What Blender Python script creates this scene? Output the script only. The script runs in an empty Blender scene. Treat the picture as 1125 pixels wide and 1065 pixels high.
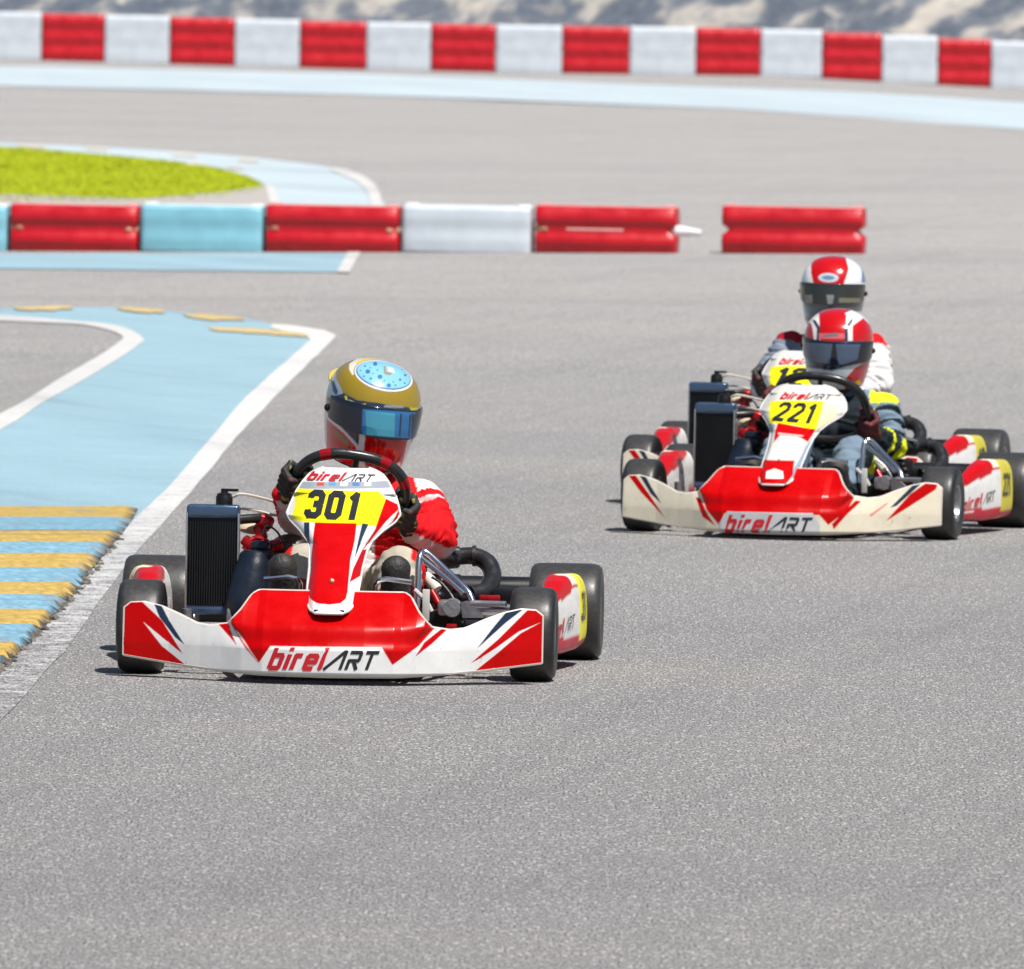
import bpy, bmesh, math, random
import numpy as np
from mathutils import Vector, Matrix, noise, Euler
from mathutils.geometry import delaunay_2d_cdt
random.seed(7)
R = math.radians
scene = bpy.context.scene
COL = scene.collection

# ------------------------------------------------------------------ camera model
PW, PH = 1125.0, 1065.0          # size of the photograph, used only to take positions off it
FPX = 12245.0
YH = -20.0
DIST = 31.0
PITCH = math.atan((PH / 2 - YH) / FPX)
ROLL = R(1.0)
CAMH = DIST * math.tan(PITCH + math.atan((744 - PH / 2) / FPX))
fw = Vector((0, math.cos(PITCH), -math.sin(PITCH)))
r0 = Vector((1, 0, 0)); u0 = Vector((0, math.sin(PITCH), math.cos(PITCH)))
rt = r0 * math.cos(ROLL) + u0 * math.sin(ROLL)
up = u0 * math.cos(ROLL) - r0 * math.sin(ROLL)
CAMP = Vector((0, 0, CAMH))

def ray(px, py):
    return (fw * FPX + rt * (px - PW / 2) - up * (py - PH / 2)).normalized()

def sstep(t): t = max(0., min(1., t)); return t * t * (3 - 2 * t)
def terrain(x, y):
    """gentle cross-falls of the track behind; level where the karts are"""
    wn = sstep((y - 52) / 22) * (1 - sstep((y - 100) / 50))
    wf = sstep((y - 120) / 70)
    return wn * .0165 * max(-9, min(9, x + 1.05)) + wf * float(np.interp(x, [-16, -10.3, -4, 0, 5.4, 8, 10.3, 16], [.14, .09, .02, 0, .03, -.07, -.15, -.36]))
def ground(px, py, z=None):
    d = ray(px, py)
    if z is not None: return CAMP + d * ((z - CAMH) / d.z)
    zz = 0.
    for _ in range(12):
        g = CAMP + d * ((zz - CAMH) / d.z); zz = .5 * zz + .5 * terrain(g.x, g.y)
    return g

cam_d = bpy.data.cameras.new('camera')
cam = bpy.data.objects.new('camera', cam_d); COL.objects.link(cam)
cam.matrix_world = Matrix(((rt.x, up.x, -fw.x, CAMP.x), (rt.y, up.y, -fw.y, CAMP.y), (rt.z, up.z, -fw.z, CAMP.z), (0, 0, 0, 1)))
cam_d.sensor_fit = 'HORIZONTAL'; cam_d.sensor_width = 36.0
cam_d.lens = FPX / PW * 36.0
cam_d.clip_start = 1.0; cam_d.clip_end = 6000
cam_d.dof.use_dof = True
cam_d.dof.focus_distance = 29.9
cam_d.dof.aperture_fstop = 17.0
scene.camera = cam

# ------------------------------------------------------------------ light
SUN = Vector((0.255, -0.36, 0.88)).normalized()
el = math.asin(SUN.z); az = math.atan2(SUN.x, SUN.y)
w = bpy.data.worlds.new('World'); scene.world = w; w.use_nodes = True
nt = w.node_tree
sky = nt.nodes.new('ShaderNodeTexSky'); sky.sky_type = 'NISHITA'; sky.sun_disc = False
sky.sun_elevation = el; sky.sun_rotation = az
bg = nt.nodes['Background']; bg.inputs['Strength'].default_value = 0.068
nt.links.new(sky.outputs[0], bg.inputs['Color'])
sl = bpy.data.lights.new('sun', 'SUN'); sl.energy = 5.0; sl.angle = R(0.55); sl.color = (1.0, 0.96, 0.90)
so = bpy.data.objects.new('sun', sl); COL.objects.link(so)
so.rotation_euler = SUN.to_track_quat('Z', 'Y').to_euler(); so.location = (20, 10, 40)
scene.view_settings.view_transform = 'Standard'; scene.view_settings.look = 'None'
scene.view_settings.exposure = 0.235; scene.view_settings.gamma = 1.0
scene.cycles.max_bounces = 6

# ------------------------------------------------------------------ materials
def S(r, g, b):
    f = lambda c: (c / 255 / 12.92) if c / 255 <= .04045 else ((c / 255 + .055) / 1.055) ** 2.4
    return (f(r), f(g), f(b), 1.0)

MATS = {}
def mat(name, col=(.5, .5, .5), rough=.5, metal=0., coat=0., vcol=False, var=.12, vscale=9., bump=0., bscale=60., bdist=.002, rvar=.1, spec=.5):
    if name in MATS: return MATS[name]
    m = bpy.data.materials.new(name); m.use_nodes = True
    n = m.node_tree.nodes; l = m.node_tree.links
    p = n['Principled BSDF']
    tc = n.new('ShaderNodeTexCoord')
    nz = n.new('ShaderNodeTexNoise'); nz.inputs['Scale'].default_value = vscale; nz.inputs['Detail'].default_value = 6; nz.inputs['Roughness'].default_value = .6
    l.new(tc.outputs['Object'], nz.inputs['Vector'])
    if vcol:
        a = n.new('ShaderNodeAttribute'); a.attribute_name = 'Col'; src = a.outputs['Color']
    else:
        a = n.new('ShaderNodeRGB'); a.outputs[0].default_value = (*col[:3], 1); src = a.outputs[0]
    mr = n.new('ShaderNodeMapRange'); mr.inputs['From Min'].default_value = .3; mr.inputs['From Max'].default_value = .7
    mr.inputs['To Min'].default_value = 1 - var; mr.inputs['To Max'].default_value = 1 + var * .4
    l.new(nz.outputs['Fac'], mr.inputs['Value'])
    mx = n.new('ShaderNodeMix'); mx.data_type = 'RGBA'; mx.blend_type = 'MULTIPLY'; mx.inputs[0].default_value = 1
    l.new(src, mx.inputs[6]); l.new(mr.outputs[0], mx.inputs[7]); l.new(mx.outputs[2], p.inputs['Base Color'])
    rr = n.new('ShaderNodeMapRange'); rr.inputs['From Min'].default_value = .3; rr.inputs['From Max'].default_value = .7
    rr.inputs['To Min'].default_value = max(rough - rvar, .02); rr.inputs['To Max'].default_value = min(rough + rvar, 1)
    l.new(nz.outputs['Fac'], rr.inputs['Value']); l.new(rr.outputs[0], p.inputs['Roughness'])
    p.inputs['Metallic'].default_value = metal; p.inputs['Coat Weight'].default_value = coat; p.inputs['Coat Roughness'].default_value = .08
    p.inputs['Specular IOR Level'].default_value = spec
    if name == 'gloss_bodywork':      # scuffs and rubber marks
        n2 = n.new('ShaderNodeTexNoise'); n2.inputs['Scale'].default_value = 38; n2.inputs['Detail'].default_value = 7; n2.inputs['Roughness'].default_value = .75
        l.new(tc.outputs['Object'], n2.inputs['Vector'])
        m2 = n.new('ShaderNodeMapRange'); m2.inputs['From Min'].default_value = .60; m2.inputs['From Max'].default_value = .70; m2.inputs['To Min'].default_value = 1; m2.inputs['To Max'].default_value = .62
        l.new(n2.outputs['Fac'], m2.inputs['Value'])
        mx2 = n.new('ShaderNodeMix'); mx2.data_type = 'RGBA'; mx2.blend_type = 'MULTIPLY'; mx2.inputs[0].default_value = 1
        l.new(mx.outputs[2], mx2.inputs[6]); l.new(m2.outputs[0], mx2.inputs[7]); l.new(mx2.outputs[2], p.inputs['Base Color'])
    if bump > 0:
        nb = n.new('ShaderNodeTexNoise'); nb.inputs['Scale'].default_value = bscale; nb.inputs['Detail'].default_value = 5
        l.new(tc.outputs['Object'], nb.inputs['Vector'])
        b = n.new('ShaderNodeBump'); b.inputs['Strength'].default_value = bump; b.inputs['Distance'].default_value = bdist
        l.new(nb.outputs['Fac'], b.inputs['Height']); l.new(b.outputs[0], p.inputs['Normal'])
    MATS[name] = m
    return m

RED = (.50, .0, .0, 1); WHITE = (.76, .75, .73, 1); BLACK = (.012, .013, .018, 1)
YEL = (.86, .78, .01, 1); CREAM = (.74, .67, .52, 1); NAVY = (.02, .035, .07, 1); GREY = (.3, .33, .37, 1)
M_body = lambda: mat('gloss_bodywork', vcol=True, rough=.30, coat=.05, spec=.16, var=.10, vscale=14, bump=.12, bscale=9, bdist=.004)
M_helm = lambda: mat('helmet_paint', vcol=True, rough=.18, coat=.6, var=.05)
M_suit = lambda: mat('race_suit_cloth', vcol=True, rough=.85, var=.08, vscale=30, bump=.55, bscale=8, bdist=.014, spec=.2)
M_glove = lambda: mat('glove_leather', vcol=True, rough=.7, var=.4, vscale=60, bump=.6, bscale=90, bdist=.004)
M_tyre = lambda: mat('tyre_rubber', (.032, .030, .029), vcol=True, rough=.42, var=.22, vscale=70, bump=.15, bscale=260, bdist=.002, rvar=.08)
M_rim = lambda: mat('rim_metal', (.30, .30, .31), rough=.35, metal=.8)
M_blk = lambda: mat('black_plastic', (.010, .010, .011), rough=.4, var=.3, spec=.3)
M_mblk = lambda: mat('black_rubber_hose', (.02, .02, .021), rough=.32, var=.3, vscale=30, bump=.3, bscale=60)
M_chrome = lambda: mat('chrome_tube', (.72, .73, .75), rough=.12, metal=1., rvar=.06)
M_alu = lambda: mat('cast_aluminium', (.50, .50, .50), rough=.38, metal=.85, bump=.5, bscale=50, bdist=.004)
M_dkm = lambda: mat('oily_engine_metal', (.085, .08, .07), rough=.45, metal=.7, var=.5, bump=.6, bscale=40, bdist=.006)
M_red = lambda: mat('red_anodised', (.42, .005, .01), rough=.3, metal=.35, var=.3)
M_tank = lambda: mat('blue_grey_tank', (.10, .16, .26), rough=.25, metal=.7)
M_core = lambda: mat('radiator_core', (.012, .013, .015), rough=.45, metal=.2, var=.3)
M_airbox = lambda: mat('navy_black_plastic', (.011, .018, .032), rough=.36, spec=.35, var=.3, vscale=20, bump=.35, bscale=18, bdist=.006)
M_hose = lambda: mat('clear_hose', (.62, .58, .50), rough=.3, var=.2)
M_ink = lambda: mat('black_decal', (.018, .018, .022), rough=.35, var=.1)
M_rink = lambda: mat('red_decal', (.55, .01, .02), rough=.35, var=.1)
M_shoe = lambda: mat('dark_shoe', (.028, .024, .022), rough=.6, var=.5, vscale=60, bump=.8, bscale=120, bdist=.004)
M_beige = lambda: mat('beige_plastic', (.62, .52, .34), rough=.5)
M_floor = lambda: mat('floor_tray_metal', (.25, .25, .25), rough=.45, metal=.6)

# ------------------------------------------------------------------ object helpers
def link(name, me, parent=None, m=None, smooth=True):
    o = bpy.data.objects.new(name, me); COL.objects.link(o)
    if m is not None: me.materials.append(m)
    if smooth and len(me.polygons): me.polygons.foreach_set('use_smooth', [True] * len(me.polygons))
    if parent is not None: o.parent = parent
    return o

def tag(o, label=None, cat=None, group=None, kind=None):
    if label: o['label'] = label
    if cat: o['category'] = cat
    if group: o['group'] = group
    if kind: o['kind'] = kind
    return o

def empty(name, loc=(0, 0, 0), rz=0., sc=1.):
    o = bpy.data.objects.new(name, None); COL.objects.link(o)
    o.location = loc; o.rotation_euler = (0, 0, rz); o.scale = (sc, sc, sc); o.empty_display_size = .2
    return o

def setcol(me, cols):
    a = me.color_attributes.new('Col', 'FLOAT_COLOR', 'POINT')
    a.data.foreach_set('color', np.asarray(cols, dtype=np.float32).reshape(-1))

def catmull(pts, n=6, closed=False):
    P = [Vector(p) for p in pts]
    out = []; N = len(P)
    rng = range(N) if closed else range(N - 1)
    for i in rng:
        a = P[(i - 1) % N] if closed or i > 0 else P[i] * 2 - P[i + 1]
        b = P[i]; c = P[(i + 1) % N]
        d = P[(i + 2) % N] if closed or i + 2 < N else c * 2 - b
        for k in range(n):
            t = k / n
            out.append(.5 * ((2 * b) + (c - a) * t + (2 * a - 5 * b + 4 * c - d) * t * t + (3 * b - a - 3 * c + d) * t ** 3))
    if not closed: out.append(P[-1].copy())
    return out

class B:
    """collects shapes into one mesh"""
    def __init__(s): s.bm = bmesh.new()
    def add(s, verts, faces):
        vs = [s.bm.verts.new(v) for v in verts]
        for f in faces:
            try: s.bm.faces.new([vs[i] for i in f])
            except ValueError: pass
        return vs
    def box(s, c, size, rot=(0, 0, 0), bev=.004, seg=2):
        b = bmesh.new(); bmesh.ops.create_cube(b, size=1)
        for v in b.verts: v.co = Vector((v.co.x * size[0], v.co.y * size[1], v.co.z * size[2]))
        if bev: bmesh.ops.bevel(b, geom=list(b.edges), offset=min(bev, min(size) * .45), segments=seg, affect='EDGES', profile=.5)
        M = Matrix.Translation(Vector(c)) @ Euler(rot).to_matrix().to_4x4()
        s._merge(b, M); return s
    def _merge(s, b, M=None):
        b.verts.index_update()
        vs = [s.bm.verts.new((M @ v.co) if M else v.co) for v in b.verts]
        for f in b.faces:
            try: s.bm.faces.new([vs[v.index] for v in f.verts])
            except ValueError: pass
        b.free()
    def tube(s, pts, r, n=10, smooth=0, closed=False):
        P = [Vector(p) for p in pts]
        rs = r if isinstance(r, (list, tuple)) else [r] * len(P)
        if smooth:
            Q = catmull(P, smooth, closed)
            if isinstance(r, (list, tuple)):
                rr = catmull([(a, 0, 0) for a in rs], smooth, closed); rs = [q.x for q in rr]
            else: rs = [r] * len(Q)
            P = Q
        N = len(P); rings = []
        t0 = (P[1] - P[0]).normalized()
        a = t0.orthogonal().normalized()
        for i in range(N):
            if closed: t = (P[(i + 1) % N] - P[i - 1]).normalized()
            else: t = (P[min(i + 1, N - 1)] - P[max(i - 1, 0)]).normalized()
            a = (a - t * a.dot(t)).normalized(); b = t.cross(a)
            rings.append([s.bm.verts.new(P[i] + (a * math.cos(2 * math.pi * k / n) + b * math.sin(2 * math.pi * k / n)) * rs[i]) for k in range(n)])
        for i in range(N if closed else N - 1):
            A, C = rings[i], rings[(i + 1) % N]
            for k in range(n):
                try: s.bm.faces.new((A[k], A[(k + 1) % n], C[(k + 1) % n], C[k]))
                except ValueError: pass
        if not closed:
            s.bm.faces.new(list(reversed(rings[0]))); s.bm.faces.new(rings[-1])
        return s
    def lathe(s, prof, M=None, n=32, closed=True):
        """prof: list of (radius, axial) about local x axis"""
        rings = []
        for (r_, x) in prof:
            rings.append([s.bm.verts.new((M or Matrix()) @ Vector((x, r_ * math.cos(2 * math.pi * k / n), r_ * math.sin(2 * math.pi * k / n)))) for k in range(n)])
        m_ = len(rings)
        for i in range(m_ if closed else m_ - 1):
            A, C = rings[i], rings[(i + 1) % m_]
            for k in range(n): s.bm.faces.new((A[k], C[k], C[(k + 1) % n], A[(k + 1) % n]))
        if not closed:
            s.bm.faces.new(rings[0]); s.bm.faces.new(list(reversed(rings[-1])))
        return s
    def ell(s, c, r, rot=None, n=20):
        b = bmesh.new(); bmesh.ops.create_uvsphere(b, u_segments=n, v_segments=max(n // 2, 6), radius=1)
        r = (r, r, r) if not isinstance(r, (tuple, list)) else r
        M = Matrix.Translation(Vector(c)) @ (rot.to_4x4() if rot else Matrix()) @ Matrix.Diagonal((*r, 1))
        s._merge(b, M); return s
    def cone(s, a, b_, ra, rb, n=20):
        s.ell(a, ra, n=n); s.ell(b_, rb, n=n)
        s.tube([a, b_], [ra, rb], n=n)
        return s
    def build(s, name, m, parent=None, smooth=True, angle=None):
        bmesh.ops.recalc_face_normals(s.bm, faces=s.bm.faces)
        me = bpy.data.meshes.new(name); s.bm.to_mesh(me); s.bm.free()
        o = link(name, me, parent, m, smooth)
        if smooth: me.set_sharp_from_angle(angle=R(angle or 42))
        return o

def each(parent, name, m, *fns, **kw):
    """every piece a part of its own"""
    for f in fns:
        b = B(); f(b); b.build(name, m, parent, **kw)

def fused(b, voxel, sm=4):
    """union of overlapping closed pieces -> one continuous surface (returns mesh)"""
    bmesh.ops.recalc_face_normals(b.bm, faces=b.bm.faces)
    me = bpy.data.meshes.new('tmp'); b.bm.to_mesh(me); b.bm.free()
    o = bpy.data.objects.new('tmp', me); COL.objects.link(o)
    md = o.modifiers.new('r', 'REMESH'); md.mode = 'VOXEL'; md.voxel_size = voxel; md.adaptivity = 0
    ms = o.modifiers.new('s', 'SMOOTH'); ms.factor = .5; ms.iterations = sm
    dg = bpy.context.evaluated_depsgraph_get(); dg.update()
    out = bpy.data.meshes.new_from_object(o.evaluated_get(dg))
    bpy.data.objects.remove(o); bpy.data.meshes.remove(me)
    return out

def inpoly(X, Y, poly):
    ins = np.zeros(X.shape, bool); n = len(poly); j = n - 1
    for i in range(n):
        xi, yi = poly[i]; xj, yj = poly[j]
        if yi != yj:
            c = ((yi > Y) != (yj > Y)) & (X < (xj - xi) * (Y - yi) / (yj - yi) + xi)
            ins ^= c
        j = i
    return ins

def interp(x, tab):
    return float(np.interp(x, [t[0] for t in tab], [t[1] for t in tab]))

# ------------------------------------------------------------------ lettering
GL = {
 'b': ([[(0, 0), (0, 1.3)], [(0, .0), (.55, .0), (.62, .12), (.62, .72), (.55, .84), (0, .84)]], .62),
 'i': ([[(0, -.08), (0, .92)], [(0, 1.14), (0, 1.36)]], .0),
 'r': ([[(0, -.08), (0, .84), (.42, .84)]], .38),
 'e': ([[(.58, 0), (.08, 0), (0, .1), (0, .74), (.08, .84), (.52, .84), (.6, .74), (.6, .42), (0, .42)]], .6),
 'l': ([[(0, 1.38), (0, .06), (.12, 0)]], .06),
 'A': ([[(-.5, -.06), (.52, 1.12), (.62, 1.12), (.62, -.06)]], .62),
 'R': ([[(0, -.06), (0, .55), (.62, .55), (.66, .65), (.66, 1.0), (.6, 1.1), (-.1, 1.1)], [(.3, .55), (.7, -.06)]], .66),
 'T': ([[(-.1, 1.1), (.78, 1.1)], [(.34, 1.1), (.34, -.06)]], .7),
 '0': ([[(.12, 0), (0, .14), (0, .96), (.12, 1.1), (.4, 1.1), (.52, .96), (.52, .14), (.4, 0), (.12, 0)]], .52),
 '1': ([[(.02, .86), (.24, 1.1), (.24, -.12)]], .3),
 '2': ([[(0, .86), (0, .98), (.12, 1.1), (.4, 1.1), (.52, .96), (.52, .72), (0, .06), (0, 0), (.56, 0)]], .52),
 '3': ([[(0, .86), (0, .98), (.12, 1.1), (.4, 1.1), (.52, .96), (.52, .68), (.4, .56), (.18, .56)], [(.4, .56), (.52, .44), (.52, .14), (.4, 0), (.12, 0), (0, .14), (0, .25)]], .52),
}
def strokes(text, th, gap, shear=.22):
    """-> list of convex polygons in text units, total width"""
    polys = []; x = 0
    for ch in text:
        st, w_ = GL[ch]
        if ch == 'A': x += .42
        for line in st:
            for si, (a, b) in enumerate(zip(line[:-1], line[1:])):
                ax, ay = a; bx, by = b; L = math.hypot(bx - ax, by - ay); dx, dy = (bx - ax) / L, (by - ay) / L
                e = th * .27; loop = line[0] == line[-1]
                if si > 0 or loop: ax -= dx * e; ay -= dy * e
                if si < len(line) - 2 or loop: bx += dx * e; by += dy * e
                nx, ny = -dy * th / 2, dx * th / 2
                q = [(ax + nx, ay + ny), (ax - nx, ay - ny), (bx - nx, by - ny), (bx + nx, by + ny)]
                polys.append([(x + px + shear * py, py) for px, py in q])
        x += w_ + th + gap
    return polys, x - gap

def decal_mesh(name, polys, quad, surf, m, parent, tw, eps=.0016, y0=-.12, y1=1.36, step=None):
    """polys in text units -> quad (4 local-(x,z) corners: bl, br, tr, tl) -> surf(x,z) -> point, normal"""
    vs = []; fs = []
    for p in polys:
        i0 = len(vs); vs += [Vector(q) for q in p]; 
        ar = sum(p[i][0] * p[(i + 1) % len(p)][1] - p[(i + 1) % len(p)][0] * p[i][1] for i in range(len(p)))
        ids = list(range(i0, i0 + len(p)))
        fs.append(ids if ar > 0 else ids[::-1])
    xs = [v.x for v in vs]; ys = [v.y for v in vs]
    st = step or .2
    gx = np.arange(min(xs) + .01, max(xs), st); gy = np.arange(min(ys) + .013, max(ys), st)
    for a in gx:
        for b in gy: vs.append(Vector((float(a), float(b))))
    r_ = delaunay_2d_cdt(vs, [], fs, 0, 1e-5)
    keep = [list(f) for f, of in zip(r_[2], r_[5]) if len(of)]
    V = []
    for v in r_[0]:
        u = v.x / tw; t = (v.y - y0) / (y1 - y0)
        bl, br, tr, tl = quad
        x = (bl[0] * (1 - u) + br[0] * u) * (1 - t) + (tl[0] * (1 - u) + tr[0] * u) * t
        z = (bl[1] * (1 - u) + br[1] * u) * (1 - t) + (tl[1] * (1 - u) + tr[1] * u) * t
        p, nrm = surf(x, z); V.append(p + nrm * eps)
    me = bpy.data.meshes.new(name); me.from_pydata(V, [], keep); me.update()
    return link(name, me, parent, m, False)
# ------------------------------------------------------------------ kart placement
class Kart:
    def __init__(k, px, py, yaw, sc):
        k.loc = ground(px, py); k.rz = R(yaw); k.sc = sc
        k.M = Matrix.Translation(k.loc) @ Matrix.Rotation(k.rz, 4, 'Z') @ Matrix.Scale(sc, 4)
        k.Mi = k.M.inverted()
        k.o = k.Mi @ CAMP
    def px(k, p):
        d = (k.M @ Vector(p)) - CAMP
        dz = d.dot(fw)
        return (PW / 2 + FPX * d.dot(rt) / dz, PH / 2 - FPX * d.dot(up) / dz)
    def ray(k, x, y):
        return (k.Mi.to_3x3() @ ray(x, y)).normalized()
    def at(k, x, y, Y):
        """pixel -> kart-local point on the plane y = Y"""
        d = k.ray(x, y); t = (Y - k.o.y) / d.y
        return k.o + d * t
    def hit(k, x, y, F, Y=0.):
        """pixel -> local (x, z) on the surface y = F(x, z)"""
        for _ in range(14):
            p = k.at(x, y, Y); Y = .5 * Y + .5 * F(p.x, p.z)
        return (p.x, p.z)
    def poly(k, pts, F): return [k.hit(a, b, F) for a, b in pts]
    def pos(k, px, py, Y): return k.at(px, py, Y)

K1 = Kart(370.0, 743.5, -3.1, 1.0)
K2 = Kart(870, 588, -13.0, .985)
K3 = Kart(858, 556, -12.5, .975)

# ------------------------------------------------------------------ shared surfaces
ZT = [(0, .250), (.200, .250), (.218, .240), (.245, .198), (.280, .160), (.33, .152), (.37, .156), (.42, .178), (.47, .197), (.52, .208), (.56, .205), (.578, .19)]
ZB = [(0, .022), (.2, .024), (.3, .030), (.42, .040), (.5, .050), (.578, .060)]
YF = [(0, -.405), (.10, -.400), (.18, -.385), (.24, -.355), (.30, -.315), (.36, -.28), (.45, -.235), (.578, -.195)]
AL = [(0, .19), (.2, .165), (.24, .12), (.3, .05), (.45, .03), (.578, .02)]
def F_fair(x, z):
    s = abs(x)
    y = interp(s, YF) + interp(s, AL) * max(0., (z - .095) / .155) ** 1.35
    y += .02 * sstep((.034 - z) / .012)
    xb = .185 + max(0., min(1., (z - .06) / .10)) * .088
    y -= .024 * sstep((xb - s) / .022 + .5) * sstep((z - .110) / .055)
    return y
def F_panel(x, z):
    zz = [.18, .21, .26, .30, .37, .43, .50, .57, .60]; yy = [-.385, -.350, -.275, -.20, -.07, .045, .150, .235, .265]
    y = float(np.interp(z, zz, yy))
    w_ = float(np.interp(z, [.2, .31, .37, .44, .5, .57], [.07, .075, .085, .150, .14, .11]))
    q = abs(x) / w_
    return y + .030 * q ** 2 + .10 * max(0, q - .62) ** 1.5 * (2.0 if z < .5 else 1.0)
def surf_of(F, flip=-1):
    def s(x, z):
        e = .003
        p = Vector((x, F(x, z), z))
        a = Vector((2 * e, F(x + e, z) - F(x - e, z), 0)); b = Vector((0, F(x, z + e) - F(x, z - e), 2 * e))
        n = a.cross(b).normalized()
        if n.y > 0: n = -n
        return p, n
    return s
S_fair, S_panel = surf_of(F_fair), surf_of(F_panel)

PANEL_W = [(.195, .036), (.200, .050), (.210, .060), (.230, .068), (.26, .071), (.31, .073), (.35, .079), (.375, .088), (.40, .112), (.425, .145), (.445, .158), (.47, .150), (.50, .138), (.53, .120), (.55, .104), (.562, .085), (.57, .062)]

def grid_sheet(name, f, nu, nv, paint, m, parent, thick=.006):
    V = [f(i / (nu - 1), j / (nv - 1)) for j in range(nv) for i in range(nu)]
    Fs = [(j * nu + i, j * nu + i + 1, (j + 1) * nu + i + 1, (j + 1) * nu + i) for j in range(nv - 1) for i in range(nu - 1)]
    me = bpy.data.meshes.new(name); me.from_pydata(V, [], Fs); me.update()
    setcol(me, paint(np.array(V)))
    o = link(name, me, parent, m)
    sd = o.modifiers.new('thickness', 'SOLIDIFY'); sd.thickness = thick; sd.offset = -1
    return o

def painter(base, layers):
    """layers: (poly in local xz, colour); later ones on top"""
    def f(V):
        c = np.tile(np.array(base, float), (len(V), 1))
        jj = ((-.0006, -.0003), (.0006, .0003), (-.0003, .0006), (.0003, -.0006)); out = 0
        for dx, dz in jj:        # four looks per vertex soften the edges
            k = c.copy()
            for poly, col in layers: k[inpoly(V[:, 0] + dx, V[:, 2] + dz, poly)] = col
            out = out + k / 4
        return out
    return f

# paint schemes, traced per kart
SC = {}
def scheme1():
    k = K1; f = lambda *p: k.poly(p, F_fair); g = lambda *p: k.poly(p, F_panel)
    red_c = f((250, 640), (470, 640), (478, 690), (460, 710), (431, 731), (419, 711), (297, 710), (284, 729), (262, 703), (254, 686))
    L = [(red_c, RED),
         # slashes either side of the red centre
         (f((240, 686), (250, 684), (262, 706), (278, 729)), RED), (f((466, 706), (485, 691), (491, 692), (474, 708), (456, 722)), RED),
         (f((252, 690), (256, 690), (272, 716), (282, 733), (266, 722)), WHITE), (f((258, 692), (263, 696), (280, 722), (288, 734)), WHITE),
         # left end
         (f((120, 650), (156, 660), (162, 674), (176, 692), (203, 731), (120, 760)), RED), 
         (f((147, 655), (157, 662), (178, 682), (203, 722), (205, 730), (186, 706), (166, 682)), RED),
         (f((157, 683), (180, 702), (206, 723), (203, 730), (178, 710)), WHITE),
         (f((166, 655), (172, 655), (186, 682), (203, 709), (192, 700), (175, 678)), NAVY),
         # right end
         (f((620, 650), (590, 660), (566, 690), (548, 710), (519, 740), (620, 760)), RED),
         (f((585, 665), (596, 672), (590, 684), (545, 715), (517, 729), (548, 702)), RED),
         (f((594, 684), (570, 694), (545, 712), (516, 731), (521, 738), (545, 719), (572, 696)), WHITE),
         (f((560, 668), (577, 668), (556, 684), (524, 713), (540, 692)), NAVY)]
    PL = [(g((310, 528), (430, 528), (430, 536), (310, 536)), GREY),
          (g((322, 536), (416, 540), (425, 549), (415, 578), (330, 573), (320, 571), (324, 555)), YEL),
          (g((424, 548), (450, 560), (450, 600), (384, 640), (388, 625), (398, 604), (412, 582)), RED),
          (g((438, 560), (432, 572), (402, 604), (399, 604), (425, 572)), WHITE),
          (g((310, 556), (321, 574), (330, 600), (337, 630), (334, 662), (310, 660)), RED),
          (g((334, 574), (340, 574), (340, 590), (339, 622), (335, 602)), NAVY),
          (g((398, 575), (405, 576), (398, 592), (389, 616), (393, 596)), NAVY),
          (g((346, 574), (392, 575), (390, 593), (385, 615), (382, 650), (380, 658), (374, 663), (362, 664.5), (348, 663), (341, 658), (338, 650), (341, 630), (342, 611)), RED)]
    for i, c in enumerate([(.5, .08, .05, 1), (.1, .3, .5, 1), (.7, .7, .7, 1), (.1, .2, .4, 1), (.6, .6, .62, 1)]):
        x = 348 + i * 13; PL.append((g((x, 530), (x + 8, 530), (x + 8, 534), (x, 534)), c))
    SC[1] = dict(fair_base=WHITE, fair=L, panel_base=(.74, .73, .72, 1), panel=PL,
        logo=f((295, 736), (412, 737), (416, 713), (300, 711)), top=g((338, 528), (408, 530), (411, 521), (343, 518)),
        num=('301', g((337, 569), (395, 572), (398, 542), (341, 539)), .30),
        shell=(.70, .70, .70, 1), belt=None)
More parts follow.
